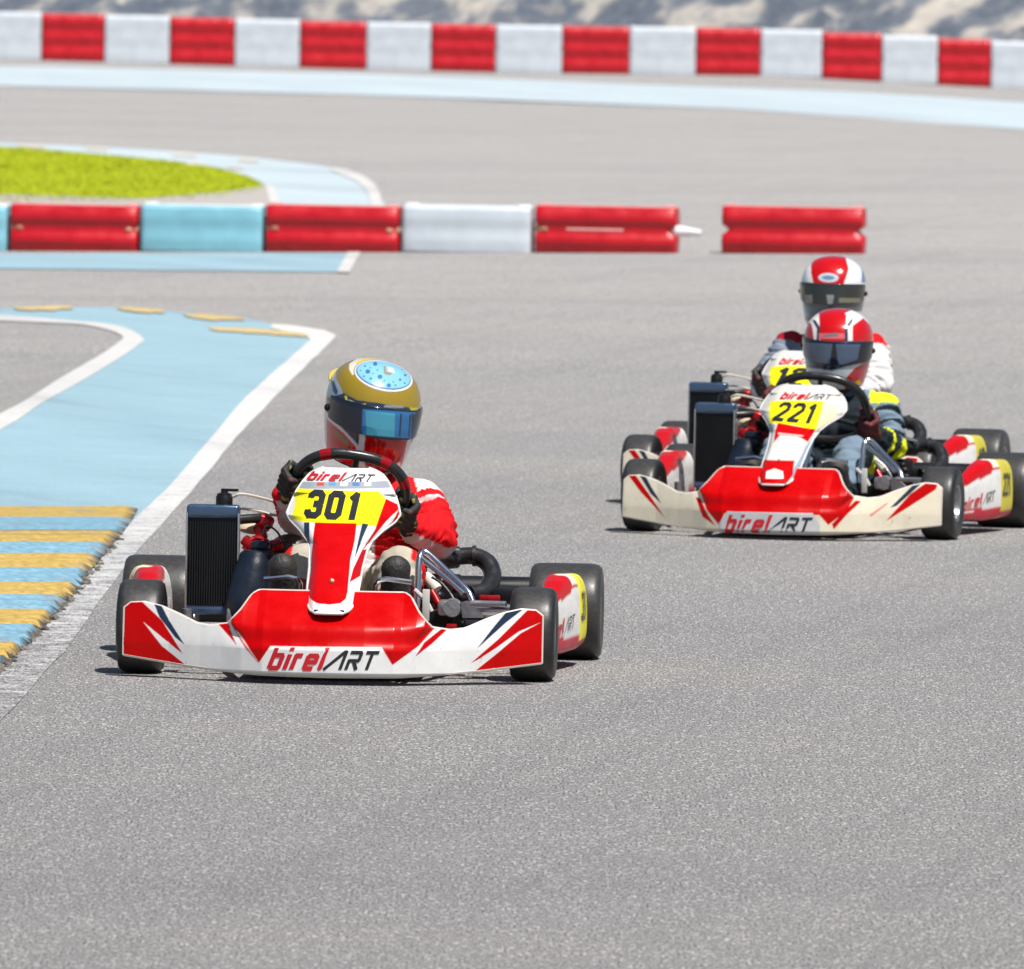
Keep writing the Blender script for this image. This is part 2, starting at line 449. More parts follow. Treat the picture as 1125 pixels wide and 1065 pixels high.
def scheme2():
    k = K2; f = lambda *p: k.poly(p, F_fair); g = lambda *p: k.poly(p, F_panel)
    L = [(f((770, 500), (935, 500), (938, 548), (930, 562), (910, 577), (900, 566), (796, 564), (790, 577), (776, 560), (766, 530)), RED),
         (f((940, 550), (946, 551), (930, 566), (916, 582), (914, 576)), RED), (f((764, 546), (770, 548), (778, 566), (786, 578), (772, 568)), RED),
         (f((690, 522), (698, 522), (713, 543), (731, 570), (722, 560), (704, 541)), RED), (f((703, 523), (709, 523), (716, 536), (727, 554), (715, 543)), NAVY),
         (f((1031, 530), (1020, 529), (1000, 543), (973, 573), (997, 558), (1028, 538)), RED), (f((1006, 530), (1016, 528), (985, 556), (978, 558)), NAVY),
         (f((955, 566), (975, 552), (975, 554), (957, 568)), (.7, .25, .2, 1))]
    c4 = lambda *p: g(*[(790 + x / 4.63, 370 + y / 4.63) for x, y in p]); SIDE = (.30, .36, .43, 1)
    PL = [(g((846, 441), (870, 440), (903, 441), (923, 447), (917, 458), (896, 472), (870, 467), (845, 465)), YEL),
          (g((905, 440), (925, 446), (917, 459), (897, 473), (902, 455)), (.80, .76, .42, 1)),
          (c4((265, 440), (290, 450), (250, 540), (215, 640), (190, 700), (170, 690), (225, 540), (240, 480)), SIDE), (c4((505, 470), (545, 480), (455, 580), (405, 700), (375, 735), (365, 700), (400, 640), (440, 560)), SIDE),
          (c4((300, 438), (490, 470), (452, 535), (425, 520), (400, 508), (310, 500), (278, 540), (285, 480)), RED), (c4((300, 488), (430, 502), (425, 508), (300, 496)), (.7, .5, .48, 1)),
          (g((925, 455), (935, 462), (920, 480), (890, 494), (905, 476)), RED),
          (g((841, 505), (873, 506), (871, 522), (864, 532), (833, 530), (834, 518)), RED),
          (g((842, 518), (851, 515), (860, 518), (861, 526), (841, 526)), (.8, .78, .74, 1))]
    SC[2] = dict(fair_base=CREAM, fair=L, panel_base=(.64, .62, .57, 1), panel=PL,
        logo=f((797, 585), (890, 585), (892, 567), (800, 565)), top=g((857, 439), (912, 440), (914, 433), (862, 431)),
        num=('221', g((850, 463), (893, 466), (899, 444), (858, 442)), .22),
        shell=(.36, .33, .30, 1), plate=f((790, 589), (901, 590), (901, 578), (893, 564), (799, 562), (790, 575)))
    SC[3] = dict(SC[2]); SC[3]['panel'] = PL + [(c4((240, 475), (300, 455), (470, 480), (430, 620), (380, 740), (180, 740), (210, 600)), RED), (c4((330, 480), (380, 488), (330, 740), (280, 740)), WHITE)]; SC[3]['num'] = ('12', SC[2]['num'][1], .22)
scheme1(); scheme2()

def wheel(parent, x, y, Rr, wd, rimr, side):
    M = Matrix.Translation((x, y, Rr))
    h = wd / 2
    b = B()
    prof = [(rimr - .004, -h + .012), (rimr + .006, -h + .006), (Rr * .78, -h), (Rr * .90, -h + .003), (Rr * .965, -h + .011), (Rr * .992, -h + .024), (Rr, -h + .045)]
    prof = prof + [(Rr, 0)] + [(r_, -a) for r_, a in reversed(prof)]
    b.lathe(prof, M, 72)
    t = b.build('wheel', M_tyre(), parent, angle=60)
    A = np.array([v.co for v in t.data.vertices]); rr = np.hypot(A[:, 1], A[:, 2] - Rr)
    k = np.clip((rr / Rr - .955) / .03, 0, 1)[:, None]
    setcol(t.data, np.hstack([np.array([[.011, .011, .011]]) * (1 - k) + np.array([[.040, .038, .036]]) * k, np.ones((len(A), 1))]))
    b = B(); s = side
    b.lathe([(rimr, -h + .010), (rimr + .004, -h + .006), (rimr - .006, -h + .010), (rimr - .012, -h + .03), (rimr - .02, 0), (rimr - .012, h - .03), (rimr - .006, h - .010), (rimr + .004, h - .006), (rimr, h - .010), (rimr - .004, 0)], M, 48)
    b.lathe([(.012, s * .02), (.03, s * .022), (rimr - .016, s * .004), (rimr - .016, -s * .004), (.03, s * .006), (.012, s * .006)], M, 48)
    b.lathe([(.02, s * (h - .03)), (.02, -s * h * .5)], M, 20, closed=False)
    for i in range(3):
        a = i * 2 * math.pi / 3
        b.lathe([(.006, s * .03), (.006, s * .01)], M @ Matrix.Translation((0, .035 * math.cos(a), .035 * math.sin(a))), 8, closed=False)
    b.build('rim', M_rim(), t)
    return t

def sidepod(root, s, sc):
    ys = np.linspace(.16, .82, 60); n = 56
    V = []; 
    for y in ys:
        xo = float(np.interp(y, [.16, .22, .50, .56, .66, .80, .82], [.545, .560, .615, .626, .648, .655, .645]))
        xi = float(np.interp(y, [.16, .30, .82], [.535, .53, .53]))
        zt = float(np.interp(y, [.16, .20, .32, .50, .60, .80, .82], [.11, .145, .205, .252, .266, .258, .24]))
        zb = float(np.interp(y, [.16, .20, .5, .82], [.085, .065, .045, .05]))
        cx, cz, hx, hz = (xo + xi) / 2, (zt + zb) / 2, (xo - xi) / 2, (zt - zb) / 2
        for k in range(n):
            a = 2 * math.pi * k / n; c, q = math.cos(a), math.sin(a)
            x = cx + hx * math.copysign(abs(c) ** .42, c); z = cz + hz * math.copysign(abs(q) ** .42, q)
            if z > cz: x = cx + (x - cx) * (1 - .22 * ((z - cz) / hz) ** 2)      # upper side leans in
            V.append((s * x, y, z))
    Fs = [(i * n + k, i * n + (k + 1) % n, (i + 1) * n + (k + 1) % n, (i + 1) * n + k) for i in range(len(ys) - 1) for k in range(n)]
    Fs += [tuple(range(n)), tuple((len(ys) - 1) * n + k for k in reversed(range(n)))]
    me = bpy.data.meshes.new('side_pod'); me.from_pydata(V, [], Fs); me.update()
    A = np.array(V); c = np.tile(np.array((.74, .72, .70, 1)), (len(A), 1))
    y, z = A[:, 1], A[:, 2]; ax = np.abs(A[:, 0])
    c[z > .155 + (y - .2) * .16] = RED
    c[(z > .148 + (y - .2) * .13) & (z < .163 + (y - .2) * .16)] = (.78, .77, .75, 1)
    c[(z < .075 + (y - .2) * .05)] = (.55, .01, .03, 1)
    c[(z < .088 + (y - .2) * .05) & (z > .08 + (y - .2) * .05)] = (.5, .02, .03, 1)
    c[(z > .24) & (y < .42)] = (.72, .3, .3, 1)
    c[(ax > .595) & (y > .63) & (z > .075)] = YEL if sc is SC[1] else (.60, .52, .03, 1)
    c[(z > .235) & (y > .58) & (y <= .63) & (ax > .57)] = (.8, .78, .6, 1)
    setcol(me, c)
    bm = bmesh.new(); bm.from_mesh(me); bmesh.ops.recalc_face_normals(bm, faces=bm.faces); bm.to_mesh(me); bm.free()
    o = link('side_pod', me, root, M_body()); me.set_sharp_from_angle(angle=R(50))
    # surface on the outer side, parameters (distance along y, height)
    def surf(u, z):
        yy = u if s > 0 else 1.0 - u
        xo = float(np.interp(yy, [.16, .22, .50, .56, .66, .80, .82], [.545, .560, .615, .626, .648, .655, .645]))
        xi = float(np.interp(yy, [.16, .30, .82], [.535, .53, .53]))
        zt = float(np.interp(yy, [.16, .20, .32, .50, .60, .80, .82], [.11, .145, .205, .252, .266, .258, .24]))
        zb = float(np.interp(yy, [.16, .20, .5, .82], [.085, .065, .045, .05]))
        cx, cz, hx, hz = (xo + xi) / 2, (zt + zb) / 2, (xo - xi) / 2, (zt - zb) / 2
        q = min(.999, abs((z - cz) / hz)) ** (1 / .42)
        cc = math.sqrt(max(0, 1 - q * q)) ** .42
        x = cx + hx * cc
        if z > cz: x = cx + (x - cx) * (1 - .22 * ((z - cz) / hz) ** 2)
        return Vector((s * x, yy, z)), Vector((s * .93, -.36, .1)).normalized()
    f = (lambda a: a) if s > 0 else (lambda a: 1.0 - a)
    lo = lambda y: .090 + (y - .22) * .07
    hi = lambda y: .126 + (y - .22) * .10
    def Q(a, b_, l=lo, h=hi): return [(f(a), l(a)), (f(b_), l(b_)), (f(b_), h(b_)), (f(a), h(a))]
    q, q2, q3 = (Q(.26, .45), Q(.46, .57), Q(.65, .75, lambda y: .13, lambda y: .215)) if s > 0 else (Q(.57, .38), Q(.37, .26), Q(.75, .65, lambda y: .13, lambda y: .215))
    p, tw = strokes('birel', .24, .16); decal_mesh('lettering', p, q, surf, M_rink(), o, tw, .003)
    p, tw = strokes('ART', .15, .2); decal_mesh('lettering', p, q2, surf, M_ink(), o, tw, .003)
    p, tw = strokes(sc['num'][0], .2, .16); decal_mesh('number', p, q3, surf, M_ink(), o, tw, .003, y1=1.22)
    # stripe wedge
    return o

def steering(root, cw, rad, roll, tilt, red=True):
    n = Vector((0, math.cos(tilt), math.sin(tilt)))
    u = Vector((math.cos(roll), 0, 0)); v0 = Vector((0, -math.sin(tilt), math.cos(tilt)))
    u = Vector((math.cos(roll), 0, 0)) - v0 * math.sin(roll); v = v0 * math.cos(roll) + Vector((math.sin(roll), 0, 0))
    def rim(a):
        c, s_ = math.cos(a), math.sin(a)
        ry = rad * (.96 if s_ > 0 else .86)
        p = 2.5
        k = (abs(c) ** p + abs(s_) ** p) ** (-1 / p)
        return cw + u * (rad * c * k) + v * (ry * s_ * k)
    pts = [rim(2 * math.pi * i / 96) for i in range(96)]
    b = B(); b.tube(pts, .0155, 14, closed=True)
    rimo = b.build('steering_wheel', M_mblk(), root)
    b = B()
    for a in (R(90), R(205), R(335)):
        e = rim(a); b.tube([cw - n * .03, cw + (e - cw) * .5 - n * .012, e], [.012, .011, .008], 8)
    b.lathe([(.035, -.02), (.035, .02)], Matrix.Translation(cw - n * .03) @ Vector((1, 0, 0)).rotation_difference(n).to_matrix().to_4x4(), 24, closed=False)
    b.build('spoke', M_blk(), rimo)
    if red:
        for a in (R(62), R(121), R(30)):
            b = B(); q = [rim(a + R(d)) for d in range(-5, 6, 2)]
            b.tube(q, .0166, 14); b.build('red_grip_band', M_red(), rimo)
    b = B(); b.tube([cw - n * .03, Vector((0, .14, .20)), Vector((0, .02, .09))], .011, 10)
    b.build('steering_column', M_chrome(), root)
    return rim, n, u, v

def radiator(root, c, wdt, hgt, parent_m):
    x, y, z = c
    b = B(); b.box((x, y, z), (wdt, .045, hgt), bev=.006)
    o = b.build('radiator', M_blk(), root)
    b = B()
    nf = 19
    for i in range(nf):
        xx = x - wdt * .43 + wdt * .86 * i / (nf - 1)
        b.box((xx, y - .0245, z - .018), (wdt * .021, .006, hgt * .84), bev=0)
    b.build('core', M_core(), o)
    b = B(); b.box((x, y - .004, z + hgt / 2 - .014), (wdt * 1.03, .058, .040), bev=.010, seg=3); b.build('header_tank', M_tank(), o); b = B(); b.box((x, y - .002, z - hgt / 2 + .008), (wdt * 1.02, .054, .026), bev=.008)
    b.build('lower_tank', M_tank(), o)
    for sx in (-1, 1):
        b = B(); b.box((x + sx * wdt * .5, y - .012, z - .01), (.005, .044, hgt * .95), bev=.001); b.build('side_bracket', M_alu(), o)
    b = B(); M = Matrix.Translation((x + wdt * .20, y, z + hgt / 2)) @ Matrix.Rotation(R(-90), 4, 'Y')
    b.lathe([(.024, 0), (.024, .028), (.021, .032), (.021, .036), (.010, .040), (.010, .046)], M, 20, closed=False)
    b.box((x + wdt * .20 + .015, y, z + hgt / 2 + .047), (.05, .012, .008), bev=.003)
    b.build('filler_cap', M_blk(), o)
    return o

def build_kart(K, sc, label):
    root = empty('racing_kart', K.loc, K.rz, K.sc)
    tag(root, label, 'kart', 'racing karts on the track')
    P = K1.at      # kart-local positions read off the leading kart serve all three
    # ---- fairing
    def ff(u, v):
        x = (u * 2 - 1) * .578
        zb, zt = interp(abs(x), ZB), interp(abs(x), ZT)
        z = zb + (zt - zb) * v
        return (x, F_fair(x, z), z)
    fair = grid_sheet('front_fairing', ff, 520, 110, painter(sc['fair_base'], sc['fair'] + ([(sc['plate'], (.55, .55, .56, 1))] if 'plate' in sc else [])), M_body(), root, .007)
    # rolled rim along the outline of the fairing
    b = B(); e = []
    for i in range(121):
        p = Vector(ff(i / 120, 1)); e.append(p + Vector((0, .006, -.002)))
    b.tube(e, .0055, 6)
    e = []
    for i in range(121):
        p = Vector(ff(i / 120, 0)); e.append(p + Vector((0, .004, .001)))
    b.tube(e, .0045, 6)
    for s in (0, 1): b.tube([Vector(ff(s, i / 10)) + Vector((0, .004, 0)) for i in range(11)], .0045, 6)
    b.build('moulded_rim', mat('pale_moulding', (.62, .56, .50), rough=.4), fair)
    q = sc['logo']
    mixq = lambda a, t0, t1: [tuple(np.array(a[0]) * (1 - t0) + np.array(a[1]) * t0), tuple(np.array(a[0]) * (1 - t1) + np.array(a[1]) * t1), tuple(np.array(a[3]) * (1 - t1) + np.array(a[2]) * t1), tuple(np.array(a[3]) * (1 - t0) + np.array(a[2]) * t0)]
    p, tw = strokes('birel', .31, .15); decal_mesh('lettering', p, mixq(q, 0, .53), S_fair, M_rink(), fair, tw, .0014)
    p, tw = strokes('ART', .23, .18); decal_mesh('lettering', p, mixq(q, .53, 1), S_fair, M_ink(), fair, tw, .0014)
    # ---- nose panel
    def fp(u, v):
        z = .195 + (.375 if sc is SC[1] else .338) * v
        w_ = interp(z if z < .47 or sc is SC[1] else .47 + (z - .47) * 1.58, PANEL_W); x = (u * 2 - 1) * w_
        return (x, F_panel(x, z), z)
    pan = grid_sheet('nose_panel', fp, 180, 260, painter(sc['panel_base'], sc['panel']), M_body(), root, .005)
    q = sc['top']
    p, tw = strokes('birel', .27, .15); decal_mesh('lettering', p, mixq(q, 0, .56), S_panel, M_rink(), pan, tw, .003)
    p, tw = strokes('ART', .15, .22); decal_mesh('lettering', p, mixq(q, .56, 1), S_panel, M_ink(), pan, tw, .003)
    p, tw = strokes(sc['num'][0], sc['num'][2], .13, .12); decal_mesh('number', p, sc['num'][1], S_panel, M_ink(), pan, tw, .003, y1=1.22)
    if sc is SC[3]: pan.location = (.030, -.02, .056); pan.scale = (.88, 1, 1)
    b = B(); e = [Vector(fp(0, j / 60)) for j in range(60, -1, -1)] + [Vector(fp(i / 10, 0)) for i in range(1, 10)] + [Vector(fp(1, j / 60)) for j in range(61)]
    b.tube([q_ + Vector((0, .004, .0)) for q_ in e], .0042, 6)
    b.build('edge_trim', mat('pale_trim', (.70, .68, .66), rough=.35), pan)
    b = B()
    for (xx, zz) in ((0, .275),):
        pp, nn = S_panel(xx, zz); b.box(pp + nn * .004, (.010, .010, .010), rot=(R(40), 0, R(20)), bev=.002)
        b.tube([pp, pp + nn * .010], .004, 8)
    b.build('fixing_screw', M_beige(), pan)
    b = B(); pp, nn = S_panel(0, .205)
    b.box(pp + Vector((0, .012, -.006)), (.085, .02, .012), bev=.004); b.build('lower_clip', M_blk(), pan)
    # ---- wheels
    for s in (-1, 1):
        wheel(root, s * .545, 0, .130, .128, .063, s)
        wheel(root, s * .583, 1.045, .137, .208, .066, s)
    # ---- side pods
    for s in (-1, 1): sidepod(root, s, sc)
    # ---- chassis
    b = B()
    for s in (-1, 1):
        b.tube([(s * .26, -.16, .055), (s * .30, .1, .052), (s * .34, .5, .052), (s * .32, .95, .055), (s * .28, 1.2, .058)], .015, 10, smooth=5)
        b.tube([(s * .34, .25, .052), (s * .50, .30, .07), (s * .50, .75, .07), (s * .33, .80, .052)], .010, 8, smooth=5)
        b.tube([(s * .28, .0, .055), (s * .42, .0, .085)], .016, 10)
        b.tube([(s * .22, -.16, .055), (s * .22, -.30, .07), (s * .20, -.33, .075)], .010, 8)
        b.tube([(s * .22, -.12, .075), (s * .22, -.29, .15), (0, -.28, .16)], .009, 8)
    for y in (-.16, .18, .62, 1.0): b.tube([(-.3, y, .054), (.3, y, .054)], .014, 10)
    b.tube([(-.2, -.335, .072), (.2, -.335, .072)], .010, 8)
    b.tube([(-.34, 1.22, .07), (-.34, 1.32, .12), (.34, 1.32, .12), (.34, 1.22, .07)], .012, 8)
    b.build('chassis_frame', mat('frame_tube', (.30, .03, .03), rough=.3, metal=.3), root)
    b = B(); b.box((0, .2, .036), (.5, .78, .004), bev=0); b.build('floor_tray', M_floor(), root)
    b = B(); b.tube([(-.48, 1.045, .137), (.48, 1.045, .137)], .020, 16)
    b.build('rear_axle', M_chrome(), root)
    b = B(); b.box((0, 1.36, .14), (1.18, .09, .15), bev=.04, seg=4); b.build('rear_bumper', M_blk(), root)
    b = B(); M = Matrix.Translation((-.10, 1.045, .141))
    b.lathe([(.085, -.003), (.085, .003), (.03, .003), (.03, -.003)], M, 40); b.build('sprocket', M_dkm(), root)
    b = B(); M = Matrix.Translation((.16, 1.045, .141))
    b.lathe([(.095, -.006), (.095, .006), (.04, .006), (.04, -.006)], M, 40); b.build('brake_disc', M_alu(), root)
    # stub axles, tie rods, knuckles
    for s in (-1, 1):
        b = B(); b.tube([(s * .38, 0, .13), (s * .50, 0, .13)], .012, 10); b.tube([(s * .42, 0, .07), (s * .42, 0, .18)], .014, 10)
        b.box((s * .43, .04, .13), (.035, .09, .03), bev=.006)
        b.build('stub_axle', M_alu(), root)
        b = B(); b.tube([(s * .02, .04, .095), (s * .42, .09, .12)], .007, 8); b.build('tie_rod', M_chrome(), root)
    # seat
    V = []; nu, nv = 24, 22
    for j in range(nv):
        t = j / (nv - 1)
        yy = float(np.interp(t, [0, .35, .55, 1], [.58, .80, .92, 1.03])); zz = float(np.interp(t, [0, .35, .55, 1], [.16, .055, .12, .42]))
        for i in range(nu):
            a = (i / (nu - 1) * 2 - 1)
            hw = float(np.interp(t, [0, .3, 1], [.17, .21, .17]))
            lift = abs(a) ** 3 * float(np.interp(t, [0, .4, 1], [.02, .14, .05]))
            V.append((a * hw, yy - lift * float(np.interp(t, [0, .5, 1], [0, .6, 1.2])), zz + lift * float(np.interp(t, [0, .5, 1], [1, .8, .3]))))
    Fs = [(j * nu + i, j * nu + i + 1, (j + 1) * nu + i + 1, (j + 1) * nu + i) for j in range(nv - 1) for i in range(nu - 1)]
    me = bpy.data.meshes.new('seat'); me.from_pydata(V, [], Fs); o = link('seat', me, root, M_blk())
    md = o.modifiers.new('t', 'SOLIDIFY'); md.thickness = .006; md.offset = 0
    # pedals
    for s in (-1, 1):
        b = B(); b.tube([(s * .10, -.03, .06), (s * .105, -.02, .20), (s * .112, -.028, .272), (s * .205, -.028, .268)], .0075, 8, smooth=3)
        b.build('pedal', M_chrome(), root)
    b = B()
    b.box((0, .28, .13), (.17, .24, .15), bev=.04, seg=4); b.build('fuel_tank', M_beige(), root)
    # ---- radiator side (kart's right, left in the photo)
    rc = P(234, 616, .50); rc = Vector((rc.x, rc.y, rc.z + .003))
    rad = radiator(root, rc, .146, .300, None)
    b = B()
    b.tube([P(256, 546, .50), P(266, 543, .50), P(290, 548, .54), P(312, 555, .60)], .0042, 6, smooth=6); b.build('clear_hose', M_hose(), root); b = B()
    b.tube([P(258, 558, .52), P(280, 561, .54), P(300, 566, .58), P(312, 566, .62)], .0042, 6, smooth=6)
    b.build('clear_hose', M_hose(), root)
    b = B(); b.tube([P(262, 571, .51), P(276, 570, .53), P(292, 569, .56)], .014, 12, smooth=5); b.build('coolant_hose', M_mblk(), root)
    b = B(); b.box(P(291, 573, .56), (.05, .05, .038), rot=(0, R(20), 0), bev=.012, seg=3); b.box(P(286, 585, .57), (.03, .05, .05), rot=(0, R(-25), 0), bev=.01)
    b.box(P(274, 597, .55), (.045, .06, .028), rot=(0, R(35), 0), bev=.006); b.box(P(300, 600, .57), (.06, .06, .034), rot=(0, R(-15), 0), bev=.010)
    b.tube([P(268, 604, .53), P(279, 592, .53), P(291, 594, .53), P(300, 606, .53)], .009, 8, smooth=4)
    b.build('cylinder_head', M_red(), root)
    b = B(); b.ell(P(279, 581, .60), (.045, .04, .016)); b.build('spark_cover', M_beige(), root)
    b = B()
    b.tube([P(288, 588, .50), P(293, 578, .50), P(304, 584, .50), P(312, 597, .50)], .003, 6, smooth=6); b.build('cable', M_mblk(), root); b = B()
    b.tube([P(296, 600, .50), P(312, 596, .50), P(325, 597, .50)], .003, 6, smooth=5); b.build('cable', M_mblk(), root); b = B()
    b.tube([P(270, 608, .50), P(262, 625, .49), P(258, 650, .47)], .004, 6, smooth=5)
    b.build('cable', M_mblk(), root)
    b = B()
    b.box(P(287, 600, .50), (.055, .06, .03), bev=.010)
    b.box(P(283, 612, .48), (.10, .09, .04), rot=(0, 0, 0), bev=.02, seg=3)
    b.tube([P(283, 608, .46), P(280, 622, .455), P(275, 645, .44), P(270, 668, .43), P(268, 684, .43)], [.040, .052, .060, .062, .050], 20, smooth=4)
    b.tube([P(263, 650, .42), P(260, 690, .42)], [.03, .025], 12)
    ab = b.build('airbox', M_airbox(), root)
    b = B()
    b.box(P(255, 678, .40), (.03, .03, .05), bev=.006); b.box(P(262, 670, .40), (.018, .02, .035), bev=.004); b.tube([P(252, 690, .38), P(264, 684, .38), P(271, 676, .38)], .007, 8)
    b.build('carburettor', M_alu(), root)
    b = B()
    for i in range(7): b.box((-.165, .66, .155 + i * .020), (.17, .13, .008), bev=.003)
    b.box((-.165, .66, .20), (.13, .10, .17), bev=.01); b.box((-.18, .68, .10), (.20, .2, .10), bev=.02)
    b.ell(P(318, 606, .62), (.06, .05, .05), n=24)
    b.build('engine', M_dkm(), root)
    b = B(); c0, c1 = P(313, 633, .42), P(346, 633, .42)
    b.tube([c0, c1], .006, 6)
    for i in range(7): b.ell(c0.lerp(c1, (i + .5) / 7) + Vector((0, -.004, .002)), .0055, n=8)
    b.build('linkage_chain', M_chrome(), root)
    # ---- exhaust side (kart's left, right in the photo)
    b = B()
    b.tube([P(458, 668, .20), P(459, 640, .22), P(461, 613, .25), P(468, 607, .27), P(490, 627, .24), P(513, 649, .20), P(520, 664, .18)], .0095, 12, smooth=5)
    b.tube([P(462, 613, .25), P(485, 631, .22), P(510, 653, .18)], .0085, 12, smooth=4)
    b.build('side_hoop', M_chrome(), root)
    b = B()
    b.tube([P(440, 618, .85), P(462, 610, .86), P(484, 612, .88), P(503, 614, .90)], [.030, .036, .036, .028], 18, smooth=4)
    b.tube([P(500, 612, .90), P(520, 611, .90), P(536, 619, .88), P(541, 634, .84), P(533, 649, .78), P(516, 653, .74)], [.024, .025, .026, .026, .025, .024], 16, smooth=6)
    for (a, q) in (((501, 612), (505, 612)), ((519, 611), (523, 611))): b.tube([P(*a, .90), P(*q, .90)], .030, 16)
    b.build('exhaust_pipe', M_mblk(), root)
    b = B(); b.box(P(492, 603, .86), (.07, .012, .010), rot=(0, R(8), 0), bev=.003); b.build('exhaust_bracket', M_alu(), root)
    b = B(); b.box(P(560, 655, .80), (.16, .05, .045), rot=(0, R(4), 0), bev=.01); b.build('side_tray', M_blk(), root)
    b = B(); b.box(P(538, 658, .62), (.06, .03, .020), bev=.005); b.build('red_clamp', M_red(), root); b = B(); b.box(P(496, 690, .10), (.03, .04, .022), bev=.005); b.box(P(489, 694, .05), (.025, .03, .02), bev=.005); b.build('red_clamp', M_red(), root); b = B()
    b.tube([P(474, 650, .35), P(483, 668, .33), P(484, 690, .30)], .012, 10, smooth=4)
    b.build('red_clamp', M_red(), root)
    b = B(); b.tube([P(518, 663, .05), P(556, 664, .02)], .0085, 10); b.build('steering_link', M_alu(), root)
    b = B()
    M = Matrix.Translation(P(497, 668, .12)) @ Matrix.Rotation(R(90), 4, 'Z')
    b.lathe([(.001, -.02), (.024, -.02), (.026, -.01), (.026, .03), (.015, .035), (.001, .035)], M, 20, closed=False)
    b.box(P(491, 668, .16), (.05, .05, .045), bev=.01)
    b.add([P(506, 662, .10), P(514, 660, .10), P(531, 675, .08), P(531, 679, .08), P(508, 679, .10), P(506, 662, .16), P(514, 660, .16), P(531, 675, .14), P(531, 679, .14), P(508, 679, .16)],
          [(0, 1, 2, 3, 4), (9, 8, 7, 6, 5), (0, 5, 6, 1), (1, 6, 7, 2), (2, 7, 8, 3), (3, 8, 9, 4), (4, 9, 5, 0)])
    b.build('brake_caliper', M_alu(), root, angle=25)
    b = B()
    for (x0, y0, Y, r_) in ((482, 655, .5, .018), (478, 668, .45, .022), (503, 648, .55, .016), (498, 640, .6, .012), (484, 640, .62, .02), (508, 657, .5, .014)):
        b = B(); b.ell(P(x0, y0, Y), (r_, r_, r_ * .9), n=14); b.build('hydraulic_fitting', M_blk(), root)
    b = B(); b.box(P(520, 690, .3), (.10, .1, .04), bev=.012); b.build('side_bracket', M_blk(), root)
    b = B(); b.box(P(480, 650, .7), (.14, .05, .10), bev=.01); b.build('seat_stay', M_blk(), root)
    b = B(); b.box(P(490, 680, .2), (.11, .05, .05), bev=.01)
    b.build('brake_pump', M_blk(), root)
    b = B(); b.box(P(468, 665, .12), (.020, .010, .088), bev=.002)
    b.tube([P(455, 648, .14), P(468, 660, .14), P(474, 672, .14)], .007, 8)
    b.build('steering_bracket', mat('pale_bracket', (.6, .6, .56), rough=.4), root)
    b = B(); b.tube([P(467, 632, .45), P(474, 640, .44), P(480, 648, .43)], [.014, .018, .016], 10, smooth=3)
    b.build('brake_reservoir', mat('cream_reservoir', (.66, .66, .55), rough=.45), root)
    b = B()
    for i in range(3): b = B(); b.tube([P(482 + i * 5, 648, .6), P(484 + i * 5, 636, .6)], .003, 6); b.build('brake_line', M_mblk(), root)
    b = B()
    b.tube([P(474, 634, .3), P(486, 642, .3), P(498, 658, .28), P(502, 672, .25)], .004, 6, smooth=4)
    b.build('brake_line', M_mblk(), root)
    return root
# ------------------------------------------------------------------ helmets
HP = [(-.150, .080, .100, .055), (-.147, .094, .122, .075), (-.138, .102, .136, .090), (-.115, .110, .147, .105), (-.06, .121, .154, .128), (-.02, .126, .151, .139), (.02, .128, .144, .144), (.055, .123, .132, .141), (.085, .110, .114, .127), (.105, .092, .092, .107), (.120, .070, .068, .080), (.129, .045, .042, .050), (.133, .020, .018, .022), (.134, .0005, .0005, .0005)]
_hz = [h[0] for h in HP]
def hsec(z, a, off=0.):
    w_, f_, b_ = (float(np.interp(z, _hz, [h[i] for h in HP])) for i in (1, 2, 3))
    c, s = math.cos(a), math.sin(a)
    p = 2.15
    fb = f_ if c > 0 else b_
    k = (abs(c) ** p + abs(s) ** p) ** (-1 / p)
    x, y = s * k * w_, -c * k * fb
    r = math.hypot(x, y) or 1e-6
    return Vector((x * (1 + off / r), y * (1 + off / r), z))

def paint_px(K, V, N, base, layers):
    """base colour, then shapes where the surface faces the front"""
    c = np.tile(np.array(base, float), (len(V), 1))
    P = np.array([K.px(v) for v in V]); dirv = np.array(K.o)
    face = ((N * (dirv[None, :] - V)).sum(1) > 0)
    out = 0
    for dx, dy in ((-.3, -.15), (.3, .15), (-.15, .3), (.15, -.3)):
        k = c.copy()
        for poly, col in layers: k[inpoly(P[:, 0] + dx, P[:, 1] + dy, poly) & face] = col
        out = out + k / 4
    return out

